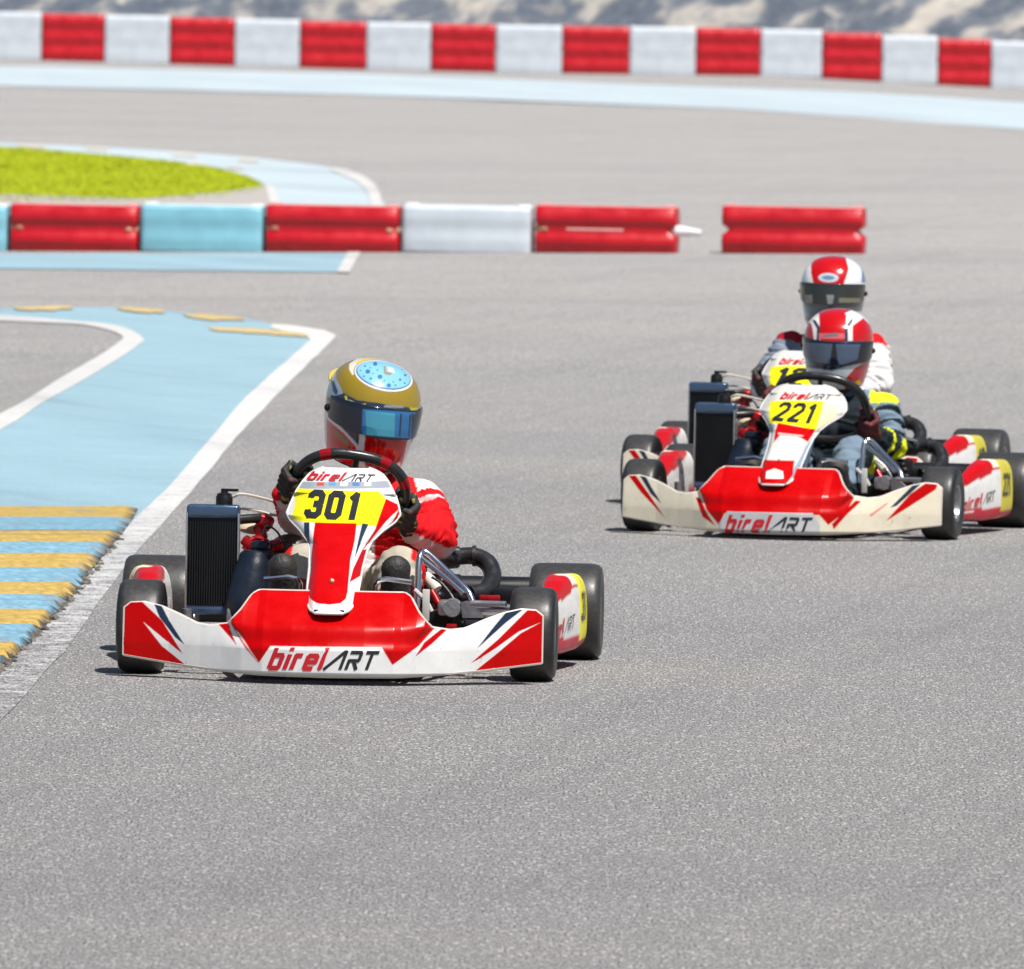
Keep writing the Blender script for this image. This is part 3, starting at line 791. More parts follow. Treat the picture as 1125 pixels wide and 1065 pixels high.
def make_helmet(K, parent, C, yaw, pitch, roll, sc, base, layers, vis_layers, vis_base, extras=None):
    M = Matrix.Translation(C) @ (Matrix.Rotation(R(roll), 4, 'Y') @ Matrix.Rotation(R(yaw), 4, 'Z') @ Matrix.Rotation(R(pitch), 4, 'X')) @ Matrix.Scale(sc, 4)
    tt = catmull([(h[0], 0, 0) for h in HP], 13); zs = [t.x for t in tt]
    # smooth profile
    W = [catmull([(h[0], h[i], 0) for h in HP], 13) for i in (1, 2, 3)]
    na = 300; V = []
    for j in range(len(zs)):
        w_, f_, b_ = (W[i][j].y for i in range(3)); z = W[0][j].x
        for k in range(na):
            a = 2 * math.pi * k / na; c, s = math.cos(a), math.sin(a)
            kk = (abs(c) ** 2.15 + abs(s) ** 2.15) ** (-1 / 2.15)
            V.append(M @ Vector((s * kk * w_, -c * kk * (f_ if c > 0 else b_), z)))
    nz = len(zs)
    Fs = [(j * na + k, j * na + (k + 1) % na, (j + 1) * na + (k + 1) % na, (j + 1) * na + k) for j in range(nz - 1) for k in range(na)]
    Fs.append(tuple(reversed(range(na))))
    me = bpy.data.meshes.new('helmet'); me.from_pydata([tuple(v) for v in V], [], Fs); me.update()
    bm = bmesh.new(); bm.from_mesh(me); bmesh.ops.recalc_face_normals(bm, faces=bm.faces); bm.to_mesh(me); bm.free(); me.update()
    N = np.array([v.normal for v in me.vertices]); A = np.array([v.co for v in me.vertices])
    setcol(me, paint_px(K, A, N, base, layers))
    h = link('helmet', me, parent, M_helm())
    # visor
    V = []; nu, nv = 200, 44
    for j in range(nv):
        t = j / (nv - 1)
        for i in range(nu):
            u = i / (nu - 1) * 2 - 1; a = u * R(84)
            lo = -.046 + .010 * abs(u) ** 3; hi = .036 - .010 * abs(u) ** 2.5
            z = lo + (hi - lo) * t
            p = hsec(z, a, .0045)
            V.append(M @ p)
    Fs = [(j * nu + i, j * nu + i + 1, (j + 1) * nu + i + 1, (j + 1) * nu + i) for j in range(nv - 1) for i in range(nu - 1)]
    me = bpy.data.meshes.new('visor'); me.from_pydata([tuple(v) for v in V], [], Fs); me.update()
    N = np.array([v.normal for v in me.vertices]); A = np.array(V)
    N *= np.sign((N * (A - np.array(C)[None, :])).sum(1))[:, None]
    setcol(me, paint_px(K, A, N, vis_base, vis_layers))
    v = link('visor', me, h, mat('visor_tint', vcol=True, rough=.10, coat=.5, var=.06, metal=.25))
    md = v.modifiers.new('t', 'SOLIDIFY'); md.thickness = .003; md.offset = 0
    # rubber trims, pivots, vents
    b = B()
    b.tube([M @ hsec(-.149, 2 * math.pi * k / 60, .001) for k in range(60)], .005 * sc, 8, closed=True)
    b.build('rubber_trim', M_blk(), h)
    for s in (-1, 1):
        b = B(); p = M @ hsec(-.012, s * R(88), .004); b.ell(p, .011 * sc, n=14); b.build('visor_pivot', M_blk(), h)
    if extras: extras(h, M)
    return h

def fins(h, M):
    for s in (-1, 1):
        b = B(); q = [M @ (hsec(.075 - .02 * i / 6, R(180 - s * (28 + 8 * i)), .006)) for i in range(7)]
        b.tube(q, [.002, .005, .007, .008, .007, .005, .002], 10)
        b.build('vent', mat('gold_vent', (.55, .42, .10), rough=.3), h)

def E(cx, cy, a, b_, rot, n=40):
    r_ = R(rot); return [(cx + a * math.cos(t) * math.cos(r_) - b_ * math.sin(t) * math.sin(r_), cy + a * math.cos(t) * math.sin(r_) + b_ * math.sin(t) * math.cos(r_)) for t in [2 * math.pi * i / n for i in range(n)]]

def crop(pts, ox, oy, k): return [(ox + x / k, oy + y / k) for x, y in pts]

# ------------------------------------------------------------------ gloves
def make_glove(parent, c, t, o, n, mirror, cols):
    """c: point on the rim; t: along the rim (towards the thumb), o: outward, n: towards the driver"""
    b = B(); F = lambda a, r_, k: c + (o * math.cos(a) + n * math.sin(a)) * r_ + t * k
    offs = [.034, .012, -.010, -.031]; L = [1.0, 1.06, 1.0, .86]; rad = [.0112, .0115, .011, .010]
    kn = []
    for k, (of, ln, r_) in enumerate(zip(offs, L, rad)):
        # four joints round the grip; the knuckles stand out, the finger tips close on the rim
        an = [R(62), R(6), R(-62), R(-62 - 62 * ln), R(-110 - 85 * ln)]
        rr = [.040, .037, .031, .027, .025]
        pts = [F(a, q, of * (1 - .07 * i)) for i, (a, q) in enumerate(zip(an, rr))]
        kn.append(pts[0])
        for i in range(4):
            b.cone(pts[i], pts[i + 1], r_ * (1.06 - .07 * i), r_ * (1.0 - .07 * i), n=14)
    nn = (n + Vector((0, .35, -1.0))).normalized()
    wrist = c + nn * .080 + o * .022 - t * .012
    for k, p in enumerate(kn):
        base = wrist + t * (.020 - .013 * k) - n * .012
        b.cone(p, base, .0135, .0165, n=14)
        b.cone(F(R(100), .030, offs[k]), base, .013, .016, n=14)
    # thumb: from the side of the palm, over the inner side of the rim
    T = [wrist + t * .026 - o * .006 - n * .018, F(R(120), .040, .050), F(R(165), .032, .056), F(R(215), .027, .050)]
    for i, (ra, rb) in enumerate(((.0165, .0138), (.0135, .0120), (.0120, .0105))): b.cone(T[i], T[i + 1], ra, rb, n=14)
    # cuff
    back = wrist + nn * .05 + o * .006
    b.tube([wrist - nn * .01, wrist + nn * .012, back], [.026, .028, .034], 18)
    me = fused(b, .0034, 2); me.name = 'glove'
    A = np.array([v.co for v in me.vertices]); c_ = np.tile(np.array(cols[0], float), (len(A), 1))
    for i, v in enumerate(A):
        q = Vector(v) - c
        w_ = noise.noise(Vector((q.dot(t) * 70, q.dot(o) * 40, q.dot(n) * 40)) + Vector((3.1, 0, 0)))
        ring = abs(math.sin(math.atan2(q.dot(n), q.dot(o)) * 3.1 + q.dot(t) * 60))
        if w_ > .28 and ring > .3: c_[i] = cols[1]
        elif w_ < -.42: c_[i] = cols[2]
    for v in me.vertices:
        q = Vector(v.co); v.co = q + v.normal * .0016 * noise.noise(q * 90)
    setcol(me, c_)
    g = link('glove', me, parent, M_glove())
    return wrist, back

# ------------------------------------------------------------------ drivers
def make_driver(K, label, C, rim, wheel_c, n, ang, suit, glovecols, helm, hscale=1.0, knee_z=.275, knee_x=.135, drop=.0, elbow_l=(.222, .135), toe_z=.298):
    root_name = 'person'
    zs = C.z - .225; hx = C.x
    pel = Vector((0, .80, .19)); belly = Vector((hx * .35, .80, .19 + (zs - .19) * .35)); chest = Vector((hx * .7, .77, .19 + (zs - .19) * .74))
    nk = Vector((hx * .85, .77, zs + .045))
    segs = []   # name, a, b, ra, rb
    segs += [('hips', pel + Vector((-.07, 0, 0)), pel + Vector((.07, 0, 0)), .105, .105),
             ('torso', pel, belly, .135, .13), ('torso', belly + Vector((-.04, 0, 0)), chest + Vector((-.06, 0, .0)), .115, .12), ('torso', belly + Vector((.04, 0, 0)), chest + Vector((.06, 0, .0)), .115, .12),
             ('collar', chest, nk, .12, .062), ('neck', nk, C + Vector((0, .01, -.05)), .058, .06), ('head', C + Vector((0, 0, -.03)), C + Vector((0, 0, .03)), .080, .085)]
    body_children = []
    res = {}
    for s, a in ((1, ang[0]), (-1, ang[1])):
        c = rim(a); o = (c - wheel_c).normalized(); o = (o - n * o.dot(n)).normalized(); t = n.cross(o)
        if t.z < 0: t = -t
        res[s] = (c, t, o)
    people = bpy.data.meshes.new('person')
    root = bpy.data.objects.new(root_name, people); COL.objects.link(root)
    root.location = K.loc; root.rotation_euler = (0, 0, K.rz); root.scale = (K.sc,) * 3
    tag(root, label, 'racing driver', 'kart drivers')
    for s in (1, -1):
        c, t, o = res[s]
        wrist, back = make_glove(root, c, t, o, n, s < 0, glovecols)
        sh = Vector((hx * .75 + s * (.165 - drop * .5), .78, zs - .01 - drop))
        el_ = Vector((hx * .5 + s * .222, .665, zs - .135)) if s > 0 else Vector((hx * .5 - elbow_l[0], .665, zs - elbow_l[1]))      # elbows out and down
        segs += [('shoulder', chest + Vector((s * .06, .0, .045 - drop)), sh, .085, .066), ('upper', sh, el_, .064, .053), ('fore', el_, back.lerp(wrist, .3), .054, .036)]
        hip = pel + Vector((s * .085, -.03, -.02)); kn = Vector((s * knee_x + hx * .3, .40, knee_z)); an = Vector((s * .145, .12, .105))
        segs += [('thigh', hip, kn, .095, .068), ('shin', kn, an, .064, .045)]
        # shoe, sole towards the front
        b = B(); heel = Vector((s * .150, .085, .085)); toe = Vector((s * .158, .012, toe_z))
        sd = (toe - heel).normalized(); nn = Vector((0, 1, .25)).normalized()
        b.cone(heel + nn * .02, heel + sd * .10 + nn * .02, .036, .040, 16); b.cone(heel + sd * .10 + nn * .012, toe + nn * .01, .045, .040, 16)
        b.cone(heel + nn * .03, an + Vector((0, .01, .01)), .038, .044, 16)
        b.ell(toe + nn * .012, (.043, .028, .038))
        me = fused(b, .006, 3); me.name = 'shoe'; link('shoe', me, root, M_shoe())
    b = B()
    for nm, a, q, ra, rb in segs: b.cone(a, q, ra, rb, n=22)
    me = fused(b, .0068, 7)
    # cloth creases
    me.update()
    A = np.array([v.co for v in me.vertices])
    best = np.full(len(A), 1e9); idx = np.zeros(len(A), int); tt = np.zeros(len(A))
    for i, (nm, a, q, ra, rb) in enumerate(segs):
        a_, q_ = np.array(a), np.array(q); ab = q_ - a_
        t = np.clip(((A - a_) @ ab) / (ab @ ab), 0, 1)
        dd = np.linalg.norm(A - (a_ + t[:, None] * ab), axis=1) - (ra + (rb - ra) * t)
        m_ = dd < best; best[m_] = dd[m_]; idx[m_] = i; tt[m_] = t[m_]
    nr = [v.normal.copy() for v in me.vertices]
    cols = np.zeros((len(A), 4))
    for i, v in enumerate(me.vertices):
        nm, a, q, ra, rb = segs[idx[i]]; t = tt[i]; p = v.co.copy()
        axis = (q - a).normalized()
        cols[i] = suit(nm, t, p, nr[i], a, q, p.x > hx * .5)
        if nm in ('upper', 'fore', 'thigh', 'shin', 'torso', 'shoulder'):
            w1 = noise.noise(Vector((p.x * 9, p.y * 9, p.z * 26)) + axis * (t * 5)); w2 = noise.noise(p * 34); w3 = noise.noise(Vector((p.x * 20, p.y * 20, p.z * 45 + p.x * 20)))
            amp = .0085 * (1.3 if nm in ('upper', 'fore') else .8)
            v.co = p + nr[i] * (amp * (1 - abs(w1) * 3.0) * .9 + .002 * w2 + .003 * (.4 - abs(w3)))
    me.name = 'person'; setcol(me, cols); root.data = me; me.materials.append(M_suit())
    me.polygons.foreach_set('use_smooth', [True] * len(me.polygons))
    bpy.data.meshes.remove(people)
    make_helmet(K, root, C, helm['yaw'], helm['pitch'], helm['roll'], hscale, helm['base'], helm['layers'], helm['vis'], helm['vbase'], helm.get('extras'))
    return root

RD = (.62, .006, .010, 1); WH = (.72, .70, .69, 1)
def suit1(nm, t, p, nrm, a, q, right):
    if nm == 'collar': return WH if p.z > .40 else RD
    if nm == 'neck': return (.05, .03, .03, 1)
    if nm == 'shoulder': return WH if nrm.z > .25 else RD
    if nm == 'upper':
        if t < .12: return WH if nrm.z > .1 else RD
        if .30 < t < .35: return WH
        return RD
    if nm == 'fore':
        if nrm.z < -.45: return (.62, .50, .48, 1)
        return RD
    if nm == 'torso': return WH if abs(p.x) < .055 else RD
    if nm == 'thigh': return (.46, .42, .34, 1) if nrm.x * p.x < .45 * abs(p.x) else RD
    if nm == 'shin': return (.38, .04, .04, 1) if t > .4 else (.46, .42, .34, 1)
    return RD
LIME = (.72, .80, .02, 1); GB = (.17, .235, .30, 1); DK = (.012, .02, .025, 1)
def suit2(nm, t, p, nrm, a, q, right):
    if nm in ('collar',): return (.06, .07, .09, 1)
    if nm == 'shoulder': return LIME if nrm.z > .45 and t > .62 else GB
    if nm == 'upper':
        if t < .05: return LIME
        return GB if math.sin(t * 19) > -.55 else DK
    if nm == 'fore':
        if t < .14: return LIME if nrm.z < .4 else GB
        if .42 < t < .56: return LIME
        return DK
    if nm == 'thigh':
        if t > .60: 
            s = abs(p.x)
            if s > .185: return LIME if .70 < t < .95 else DK
            return GB
        return DK
    if nm == 'shin':
        if abs(p.x) > .185: return DK
        return GB if t < .7 else DK
    return DK
def suit3(nm, t, p, nrm, a, q, right):
    if nm == 'collar': return (.05, .06, .1, 1)
    if nm == 'shoulder':
        if not right: return (.30, .01, .02, 1) if nrm.z > .6 and t > .5 else (.16, .20, .27, 1)
        return RD if nrm.z > .35 else WH
    if nm == 'upper':
        if not right: return (.20, .24, .30, 1)
        return RD if t < .10 else WH
    if nm == 'torso': return WH if p.x > .05 else (.2, .24, .3, 1)
    return WH if nm in ('fore', 'thigh') else RD

# helmet 1
c1 = lambda *p: crop(p, 340, 380, 8.036)
GOLD = (.30, .205, .012, 1); LB = (.22, .50, .66, 1); DB = (.02, .03, .06, 1)
H1L = [(c1((100, 100), (240, 150), (235, 290), (290, 400), (290, 440), (150, 500)), (.32, .40, .48, 1)),
       (c1((190, 310), (215, 310), (250, 400), (240, 440), (205, 400)), DB),
       (c1((100, 470), (240, 440), (300, 420), (420, 480), (560, 500), (980, 560), (980, 830), (860, 860), (440, 900), (330, 800), (200, 650), (100, 540)), DB),
       (c1((165, 455), (240, 455), (240, 500), (165, 500)), (.30, .01, .015, 1)),
       (c1((165, 500), (200, 500), (260, 600), (330, 720), (300, 700), (200, 600)), (.03, .12, .10, 1)),
       (c1((310, 440), (330, 450), (340, 510), (325, 505)), YEL), (c1((340, 470), (400, 500), (380, 515)), (.6, .6, .3, 1)), (c1((440, 520), (500, 505), (490, 535), (450, 545)), (.5, .42, .05, 1)), (c1((360, 530), (430, 545), (420, 560), (370, 545)), (.5, .42, .05, 1)),
       (c1((880, 545), (960, 550), (955, 580), (900, 575)), (.5, .45, .03, 1)),
       (c1((660, 522), (830, 530), (830, 552), (660, 545)), (.25, .25, .27, 1)),
       (c1((140, 580), (180, 620), (300, 740), (440, 890), (500, 1150), (140, 1150)), WHITE),
       (c1((150, 640), (190, 680), (300, 770), (410, 890), (440, 1150), (150, 1150)), RED),
       (c1((205, 740), (235, 740), (350, 850), (370, 890), (320, 880), (220, 790)), (.25, .17, .05, 1)),
       (c1((440, 770), (500, 775), (900, 820), (900, 1150), (470, 1150), (430, 900)), WHITE),
       (c1((495, 760), (870, 800), (865, 830), (800, 1150), (500, 1150), (480, 930)), RED),
       (c1((580, 815), (680, 825), (680, 850), (600, 840)), (.35, .01, .01, 1)), (c1((720, 830), (810, 835), (780, 858), (740, 850)), (.35, .01, .01, 1)),
       (c1((350, 160), (420, 110), (560, 85), (720, 110), (700, 150), (480, 200), (380, 260), (350, 210)), (.74, .70, .62, 1)),
       (c1((400, 150), (480, 110), (640, 95), (560, 140), (440, 180)), (.80, .60, .05, 1)),
       ([(340 + x / 8.036, 380 + y / 8.036) for x, y in E(655, 270, 272, 138, 13)], (.26, .17, .04, 1)),
       ([(340 + x / 8.036, 380 + y / 8.036) for x, y in E(655, 266, 262, 130, 13)], WHITE),
       ([(340 + x / 8.036, 380 + y / 8.036) for x, y in E(653, 262, 248, 118, 13)], (.05, .12, .25, 1)),
       ([(340 + x / 8.036, 380 + y / 8.036) for x, y in E(656, 256, 240, 112, 13)], LB)]
rnd = random.Random(3)
for (x, y, r_) in [(515, 228, 22), (622, 275, 22), (580, 160, 20), (490, 180, 10), (540, 290, 12), (700, 350, 20), (800, 300, 12), (845, 260, 12), (480, 270, 9), (600, 215, 8), (560, 245, 7), (640, 330, 9), (760, 350, 9), (580, 320, 8), (535, 195, 7), (840, 330, 9), (660, 310, 8), (740, 320, 7), (450, 220, 7), (600, 345, 8), (820, 210, 6)]:
    H1L.append(([(340 + a / 8.036, 380 + b_ / 8.036) for a, b_ in E(x, y, r_, r_ * .9, 0, 12)], (.04, .16, .38, 1)))
H1L.append((c1((655, 175), (670, 180), (680, 230), (730, 240), (715, 262), (670, 255), (655, 240)), (.28, .25, .16, 1)))
H1L.append((c1((690, 185), (740, 200), (755, 240), (700, 225)), (.8, .78, .75, 1)))
H1V = [(c1((470, 560), (935, 590), (930, 640), (920, 820), (460, 790)), (.03, .17, .42, 1)), (c1((495, 575), (755, 598), (748, 805), (505, 785)), (.07, .36, .50, 1)),
       (c1((800, 600), (815, 600), (800, 800), (785, 800)), DB), (c1((880, 610), (895, 610), (880, 810), (868, 805)), DB), (c1((900, 600), (960, 600), (940, 840), (890, 820)), (.02, .04, .08, 1))]
# helmet 2 and 3
c3 = lambda *p: crop(p, 820, 260, 5.917)
H2L = [(c3((300, 560), (415, 560), (440, 600), (440, 700), (300, 720)), (.5, .01, .015, 1)), (c3((410, 520), (440, 520), (460, 620), (470, 690), (440, 700), (430, 600)), WHITE),
       (c3((470, 480), (520, 440), (630, 450), (700, 480), (650, 510), (640, 680), (480, 680)), RED), (c3((640, 500), (700, 470), (750, 520), (690, 560)), WHITE),
       (c3((690, 580), (760, 530), (830, 600), (830, 700), (690, 700)), RED), (c3((660, 590), (690, 570), (690, 700), (655, 700)), WHITE),
       (c3((425, 540), (450, 545), (478, 590), (475, 690), (455, 690), (458, 600)), DB), (c3((690, 530), (690, 550), (660, 600), (660, 690), (640, 690), (640, 590)), DB),
       (c3((470, 630), (640, 630), (640, 665), (470, 665)), (.62, .12, .12, 1)), (c3((500, 640), (590, 625), (600, 650), (500, 655)), (.15, .15, .17, 1)),
       (c3((360, 680), (830, 680), (830, 800), (560, 870), (360, 850)), DB),
       (c3((640, 930), (700, 860), (830, 780), (830, 1000), (640, 1000)), (.5, .01, .02, 1)), (c3((400, 860), (560, 870), (700, 840), (640, 930), (400, 900)), (.6, .66, .70, 1))]
H2V = [(c3((385, 690), (560, 700), (540, 840), (390, 830)), (.085, .12, .18, 1)), (c3((580, 700), (740, 700), (720, 800), (600, 840)), (.075, .11, .18, 1))]
H3L = [(c3((420, 180), (470, 110), (620, 80), (650, 150), (665, 210), (650, 260), (620, 345), (445, 345), (420, 240)), RED),
       (c3((745, 190), (780, 230), (780, 300), (748, 300), (752, 230)), (.10, .20, .40, 1)), (c3((340, 200), (385, 190), (400, 335), (340, 330)), (.55, .64, .70, 1)),
       ([(820 + x / 5.917, 260 + y / 5.917) for x, y in E(533, 268, 66, 30, 2)], (.50, .56, .62, 1)), ([(820 + x / 5.917, 260 + y / 5.917) for x, y in E(533, 268, 42, 15, 2)], (.12, .22, .34, 1)),
       (c3((340, 345), (780, 345), (780, 380), (340, 380)), (.45, .22, .22, 1)), (c3((680, 350), (780, 310), (780, 400), (690, 380)), (.07, .065, .03, 1)),
       (c3((340, 380), (780, 380), (780, 480), (340, 560)), (.1, .11, .12, 1))]
H3V = [(c3((380, 380), (430, 380), (430, 520), (400, 520)), (.26, .25, .22, 1)), (c3((520, 380), (570, 380), (560, 440), (530, 440)), (.28, .30, .28, 1)), (c3((600, 400), (740, 400), (740, 430), (600, 430)), (.22, .21, .15, 1))]
# ------------------------------------------------------------------ build karts and drivers
def assemble(K, sc, klabel, dlabel, hpx, yaw, pitch, roll, base, layers, vis, vbase, suit, gcols, ang, hs, wheel, wroll, extras=None, wrad=.157, **kw):
    root = build_kart(K, sc, klabel)
    cw = Vector(wheel)
    rim, n, u, v = steering(root, cw, wrad, R(wroll), R(40), red=(K is K1))
    C = K.at(hpx[0], hpx[1], .74)
    make_driver(K, dlabel, C, rim, cw, n, ang, suit, gcols, dict(yaw=yaw, pitch=pitch, roll=roll, base=base, layers=layers, vis=vis, vbase=vbase, extras=extras), hs, **kw)

assemble(K1, SC[1], 'red and white racing kart number 301, leading, beside the light blue painted run-off',
         'person in red and white suit and gold helmet with blue visor, driving the nearest kart',
         (409, 448.5), 24, 10, 7, GOLD, H1L, H1V, (.012, .018, .035, 1), suit1, [(.012, .012, .012, 1), (.30, .26, .06, 1), (.10, .02, .02, 1)],
         (R(-14), R(176)), 1.03, (-.004, .42, .488), 11, fins, drop=.034, elbow_l=(.178, .085))
assemble(K2, SC[2], 'red and cream racing kart number 221, its front in full view, second in line',
         'person in grey-blue suit with lime yellow patches and red helmet, driving the second kart',
         (921, 379), 6, 8, 3, WHITE, H2L, H2V, (.012, .016, .028, 1), suit2, [(.10, .010, .014, 1), (.02, .02, .02, 1), (.2, .02, .02, 1)],
         (R(-20), R(176)), .98, (.012, .42, .437), 6, wrad=.168, toe_z=.235)
assemble(K3, SC[3], 'red and cream racing kart mostly hidden behind the kart numbered 221',
         'person in white suit with white and red round helmet, driving the rearmost kart',
         (915.5, 318), 0, 4, 1, WHITE, H3L, H3V, (.035, .038, .035, 1), suit3, [(.03, .03, .03, 1), (.1, .1, .1, 1), (.2, .02, .02, 1)],
         (R(-20), R(176)), .97, (-.01, .42, .45), 4, wrad=.15, toe_z=.235)

# ------------------------------------------------------------------ ground
def gmat(name, build):
    m = bpy.data.materials.new(name); m.use_nodes = True
    build(m.node_tree, m.node_tree.nodes['Principled BSDF']); return m
def N_(nt, typ, **kw):
    n = nt.nodes.new(typ)
    for k, v in kw.items(): setattr(n, k, v)
    return n
def tex(nt, typ, scale, detail=4, rough=.55, stretch=None, rot=0):
    tc = N_(nt, 'ShaderNodeTexCoord'); t = N_(nt, typ); t.inputs['Scale'].default_value = scale
    if 'Detail' in t.inputs: t.inputs['Detail'].default_value = detail; t.inputs['Roughness'].default_value = rough
    if stretch or rot:
        mr_ = N_(nt, 'ShaderNodeMapping'); mr_.inputs['Rotation'].default_value = (0, 0, R(rot)); nt.links.new(tc.outputs['Object'], mr_.inputs[0])
        mp = N_(nt, 'ShaderNodeMapping'); mp.inputs['Scale'].default_value = stretch or (1, 1, 1)
        nt.links.new(mr_.outputs[0], mp.inputs[0]); nt.links.new(mp.outputs[0], t.inputs['Vector'])
    else: nt.links.new(tc.outputs['Object'], t.inputs['Vector'])
    return t
def ramp(nt, src, stops):
    r_ = N_(nt, 'ShaderNodeValToRGB'); nt.links.new(src, r_.inputs[0])
    e = r_.color_ramp.elements
    while len(e) < len(stops): e.new(.5)
    for i, (p, c) in enumerate(stops): e[i].position = p; e[i].color = c if len(c) == 4 else (*c, 1)
    return r_
def mixc(nt, fac, a, b, mode='MIX'):
    m = N_(nt, 'ShaderNodeMix', data_type='RGBA', blend_type=mode)
    if isinstance(fac, (int, float)): m.inputs[0].default_value = fac
    else: nt.links.new(fac, m.inputs[0])
    for i, v in ((6, a), (7, b)):
        if isinstance(v, (tuple, list)): m.inputs[i].default_value = v if len(v) == 4 else (*v, 1)
        else: nt.links.new(v, m.inputs[i])
    return m.outputs[2]
def math_(nt, op, a, b):
    m = N_(nt, 'ShaderNodeMath', operation=op)
    for i, v in enumerate((a, b)):
        if isinstance(v, (int, float)): m.inputs[i].default_value = v
        else: nt.links.new(v, m.inputs[i])
    return m.outputs[0]

ASPH = (.40, .392, .382)
def asphalt_color(nt, base=ASPH):
    g = tex(nt, 'ShaderNodeTexNoise', 165, 3, .7, (1, .20, 1))
    c = ramp(nt, g.outputs['Fac'], [(.32, (.06, .06, .06)), (.43, (.62, .62, .62)), (.51, (1.0, 1.0, 1.0)), (.60, (1.27, 1.26, 1.25)), (.69, (1.75, 1.72, 1.7))]).outputs[0]
    v = tex(nt, 'ShaderNodeTexVoronoi', 60, stretch=(1, .3, 1)); 
    sp = ramp(nt, v.outputs['Distance'], [(.0, (1.14, 1.13, 1.11)), (.10, (1.06, 1.06, 1.05)), (.22, (1, 1, 1)), (.75, (.92, .92, .92)), (.95, (.55, .55, .56))]).outputs[0]
    c = mixc(nt, 1, c, sp, 'MULTIPLY')
    pk = tex(nt, 'ShaderNodeTexVoronoi', 5.5, stretch=(1, .35, 1)); pkc = ramp(nt, pk.outputs['Distance'], [(.0, (.45, .43, .42)), (.045, (.60, .59, .58)), (.075, (1, 1, 1))]).outputs[0]
    pm = tex(nt, 'ShaderNodeTexNoise', 3.0, 3); pmc = ramp(nt, pm.outputs['Fac'], [(.50, (0, 0, 0)), (.58, (1, 1, 1))]).outputs[0]
    c = mixc(nt, 1, c, mixc(nt, pmc, (1, 1, 1), pkc), 'MULTIPLY')
    L = tex(nt, 'ShaderNodeTexNoise', .55, 5, .6)
    lc = ramp(nt, L.outputs['Fac'], [(.3, (.94, .94, .95)), (.5, (1, 1, 1)), (.7, (1.05, 1.04, 1.015))]).outputs[0]
    c = mixc(nt, 1, c, lc, 'MULTIPLY')
    # long rubbered-in bands left along the racing line
    st = tex(nt, 'ShaderNodeTexNoise', 1.0, 4, .55, (.055, .35, 1), -6)
    sc_ = ramp(nt, st.outputs['Fac'], [(.36, (.92, .92, .93)), (.5, (1, 1, 1)), (.7, (1.04, 1.03, 1.01))]).outputs[0]
    c = mixc(nt, 1, c, sc_, 'MULTIPLY')
    tm = tex(nt, 'ShaderNodeTexNoise', 1.0, 2, .5, (2.6, .02, 1), 9)      # single tyre marks
    tmc = ramp(nt, tm.outputs['Fac'], [(.47, (1, 1, 1)), (.495, (.945, .945, .95)), (.505, (.945, .945, .95)), (.53, (1, 1, 1))]).outputs[0]
    c = mixc(nt, 1, c, tmc, 'MULTIPLY')
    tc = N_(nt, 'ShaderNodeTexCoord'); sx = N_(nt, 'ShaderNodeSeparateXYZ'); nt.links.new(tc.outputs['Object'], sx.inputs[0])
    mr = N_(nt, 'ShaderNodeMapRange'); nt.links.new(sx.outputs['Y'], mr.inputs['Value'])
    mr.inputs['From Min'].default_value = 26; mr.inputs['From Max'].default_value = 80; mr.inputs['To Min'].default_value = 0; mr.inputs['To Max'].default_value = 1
    far = mixc(nt, mr.outputs[0], (1, 1, 1, 1), (1.55, 1.53, 1.50, 1))     # asphalt gets paler with distance
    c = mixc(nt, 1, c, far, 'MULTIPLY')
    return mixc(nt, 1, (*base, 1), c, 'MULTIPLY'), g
def b_asphalt(nt, p):
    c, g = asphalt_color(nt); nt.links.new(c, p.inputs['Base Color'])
    p.inputs['Roughness'].default_value = .88; p.inputs['Specular IOR Level'].default_value = .25
    b = N_(nt, 'ShaderNodeBump'); b.inputs['Strength'].default_value = .8; b.inputs['Distance'].default_value = .004
    nt.links.new(g.outputs['Fac'], b.inputs['Height']); nt.links.new(b.outputs[0], p.inputs['Normal'])
M_asph = gmat('track_asphalt', b_asphalt)
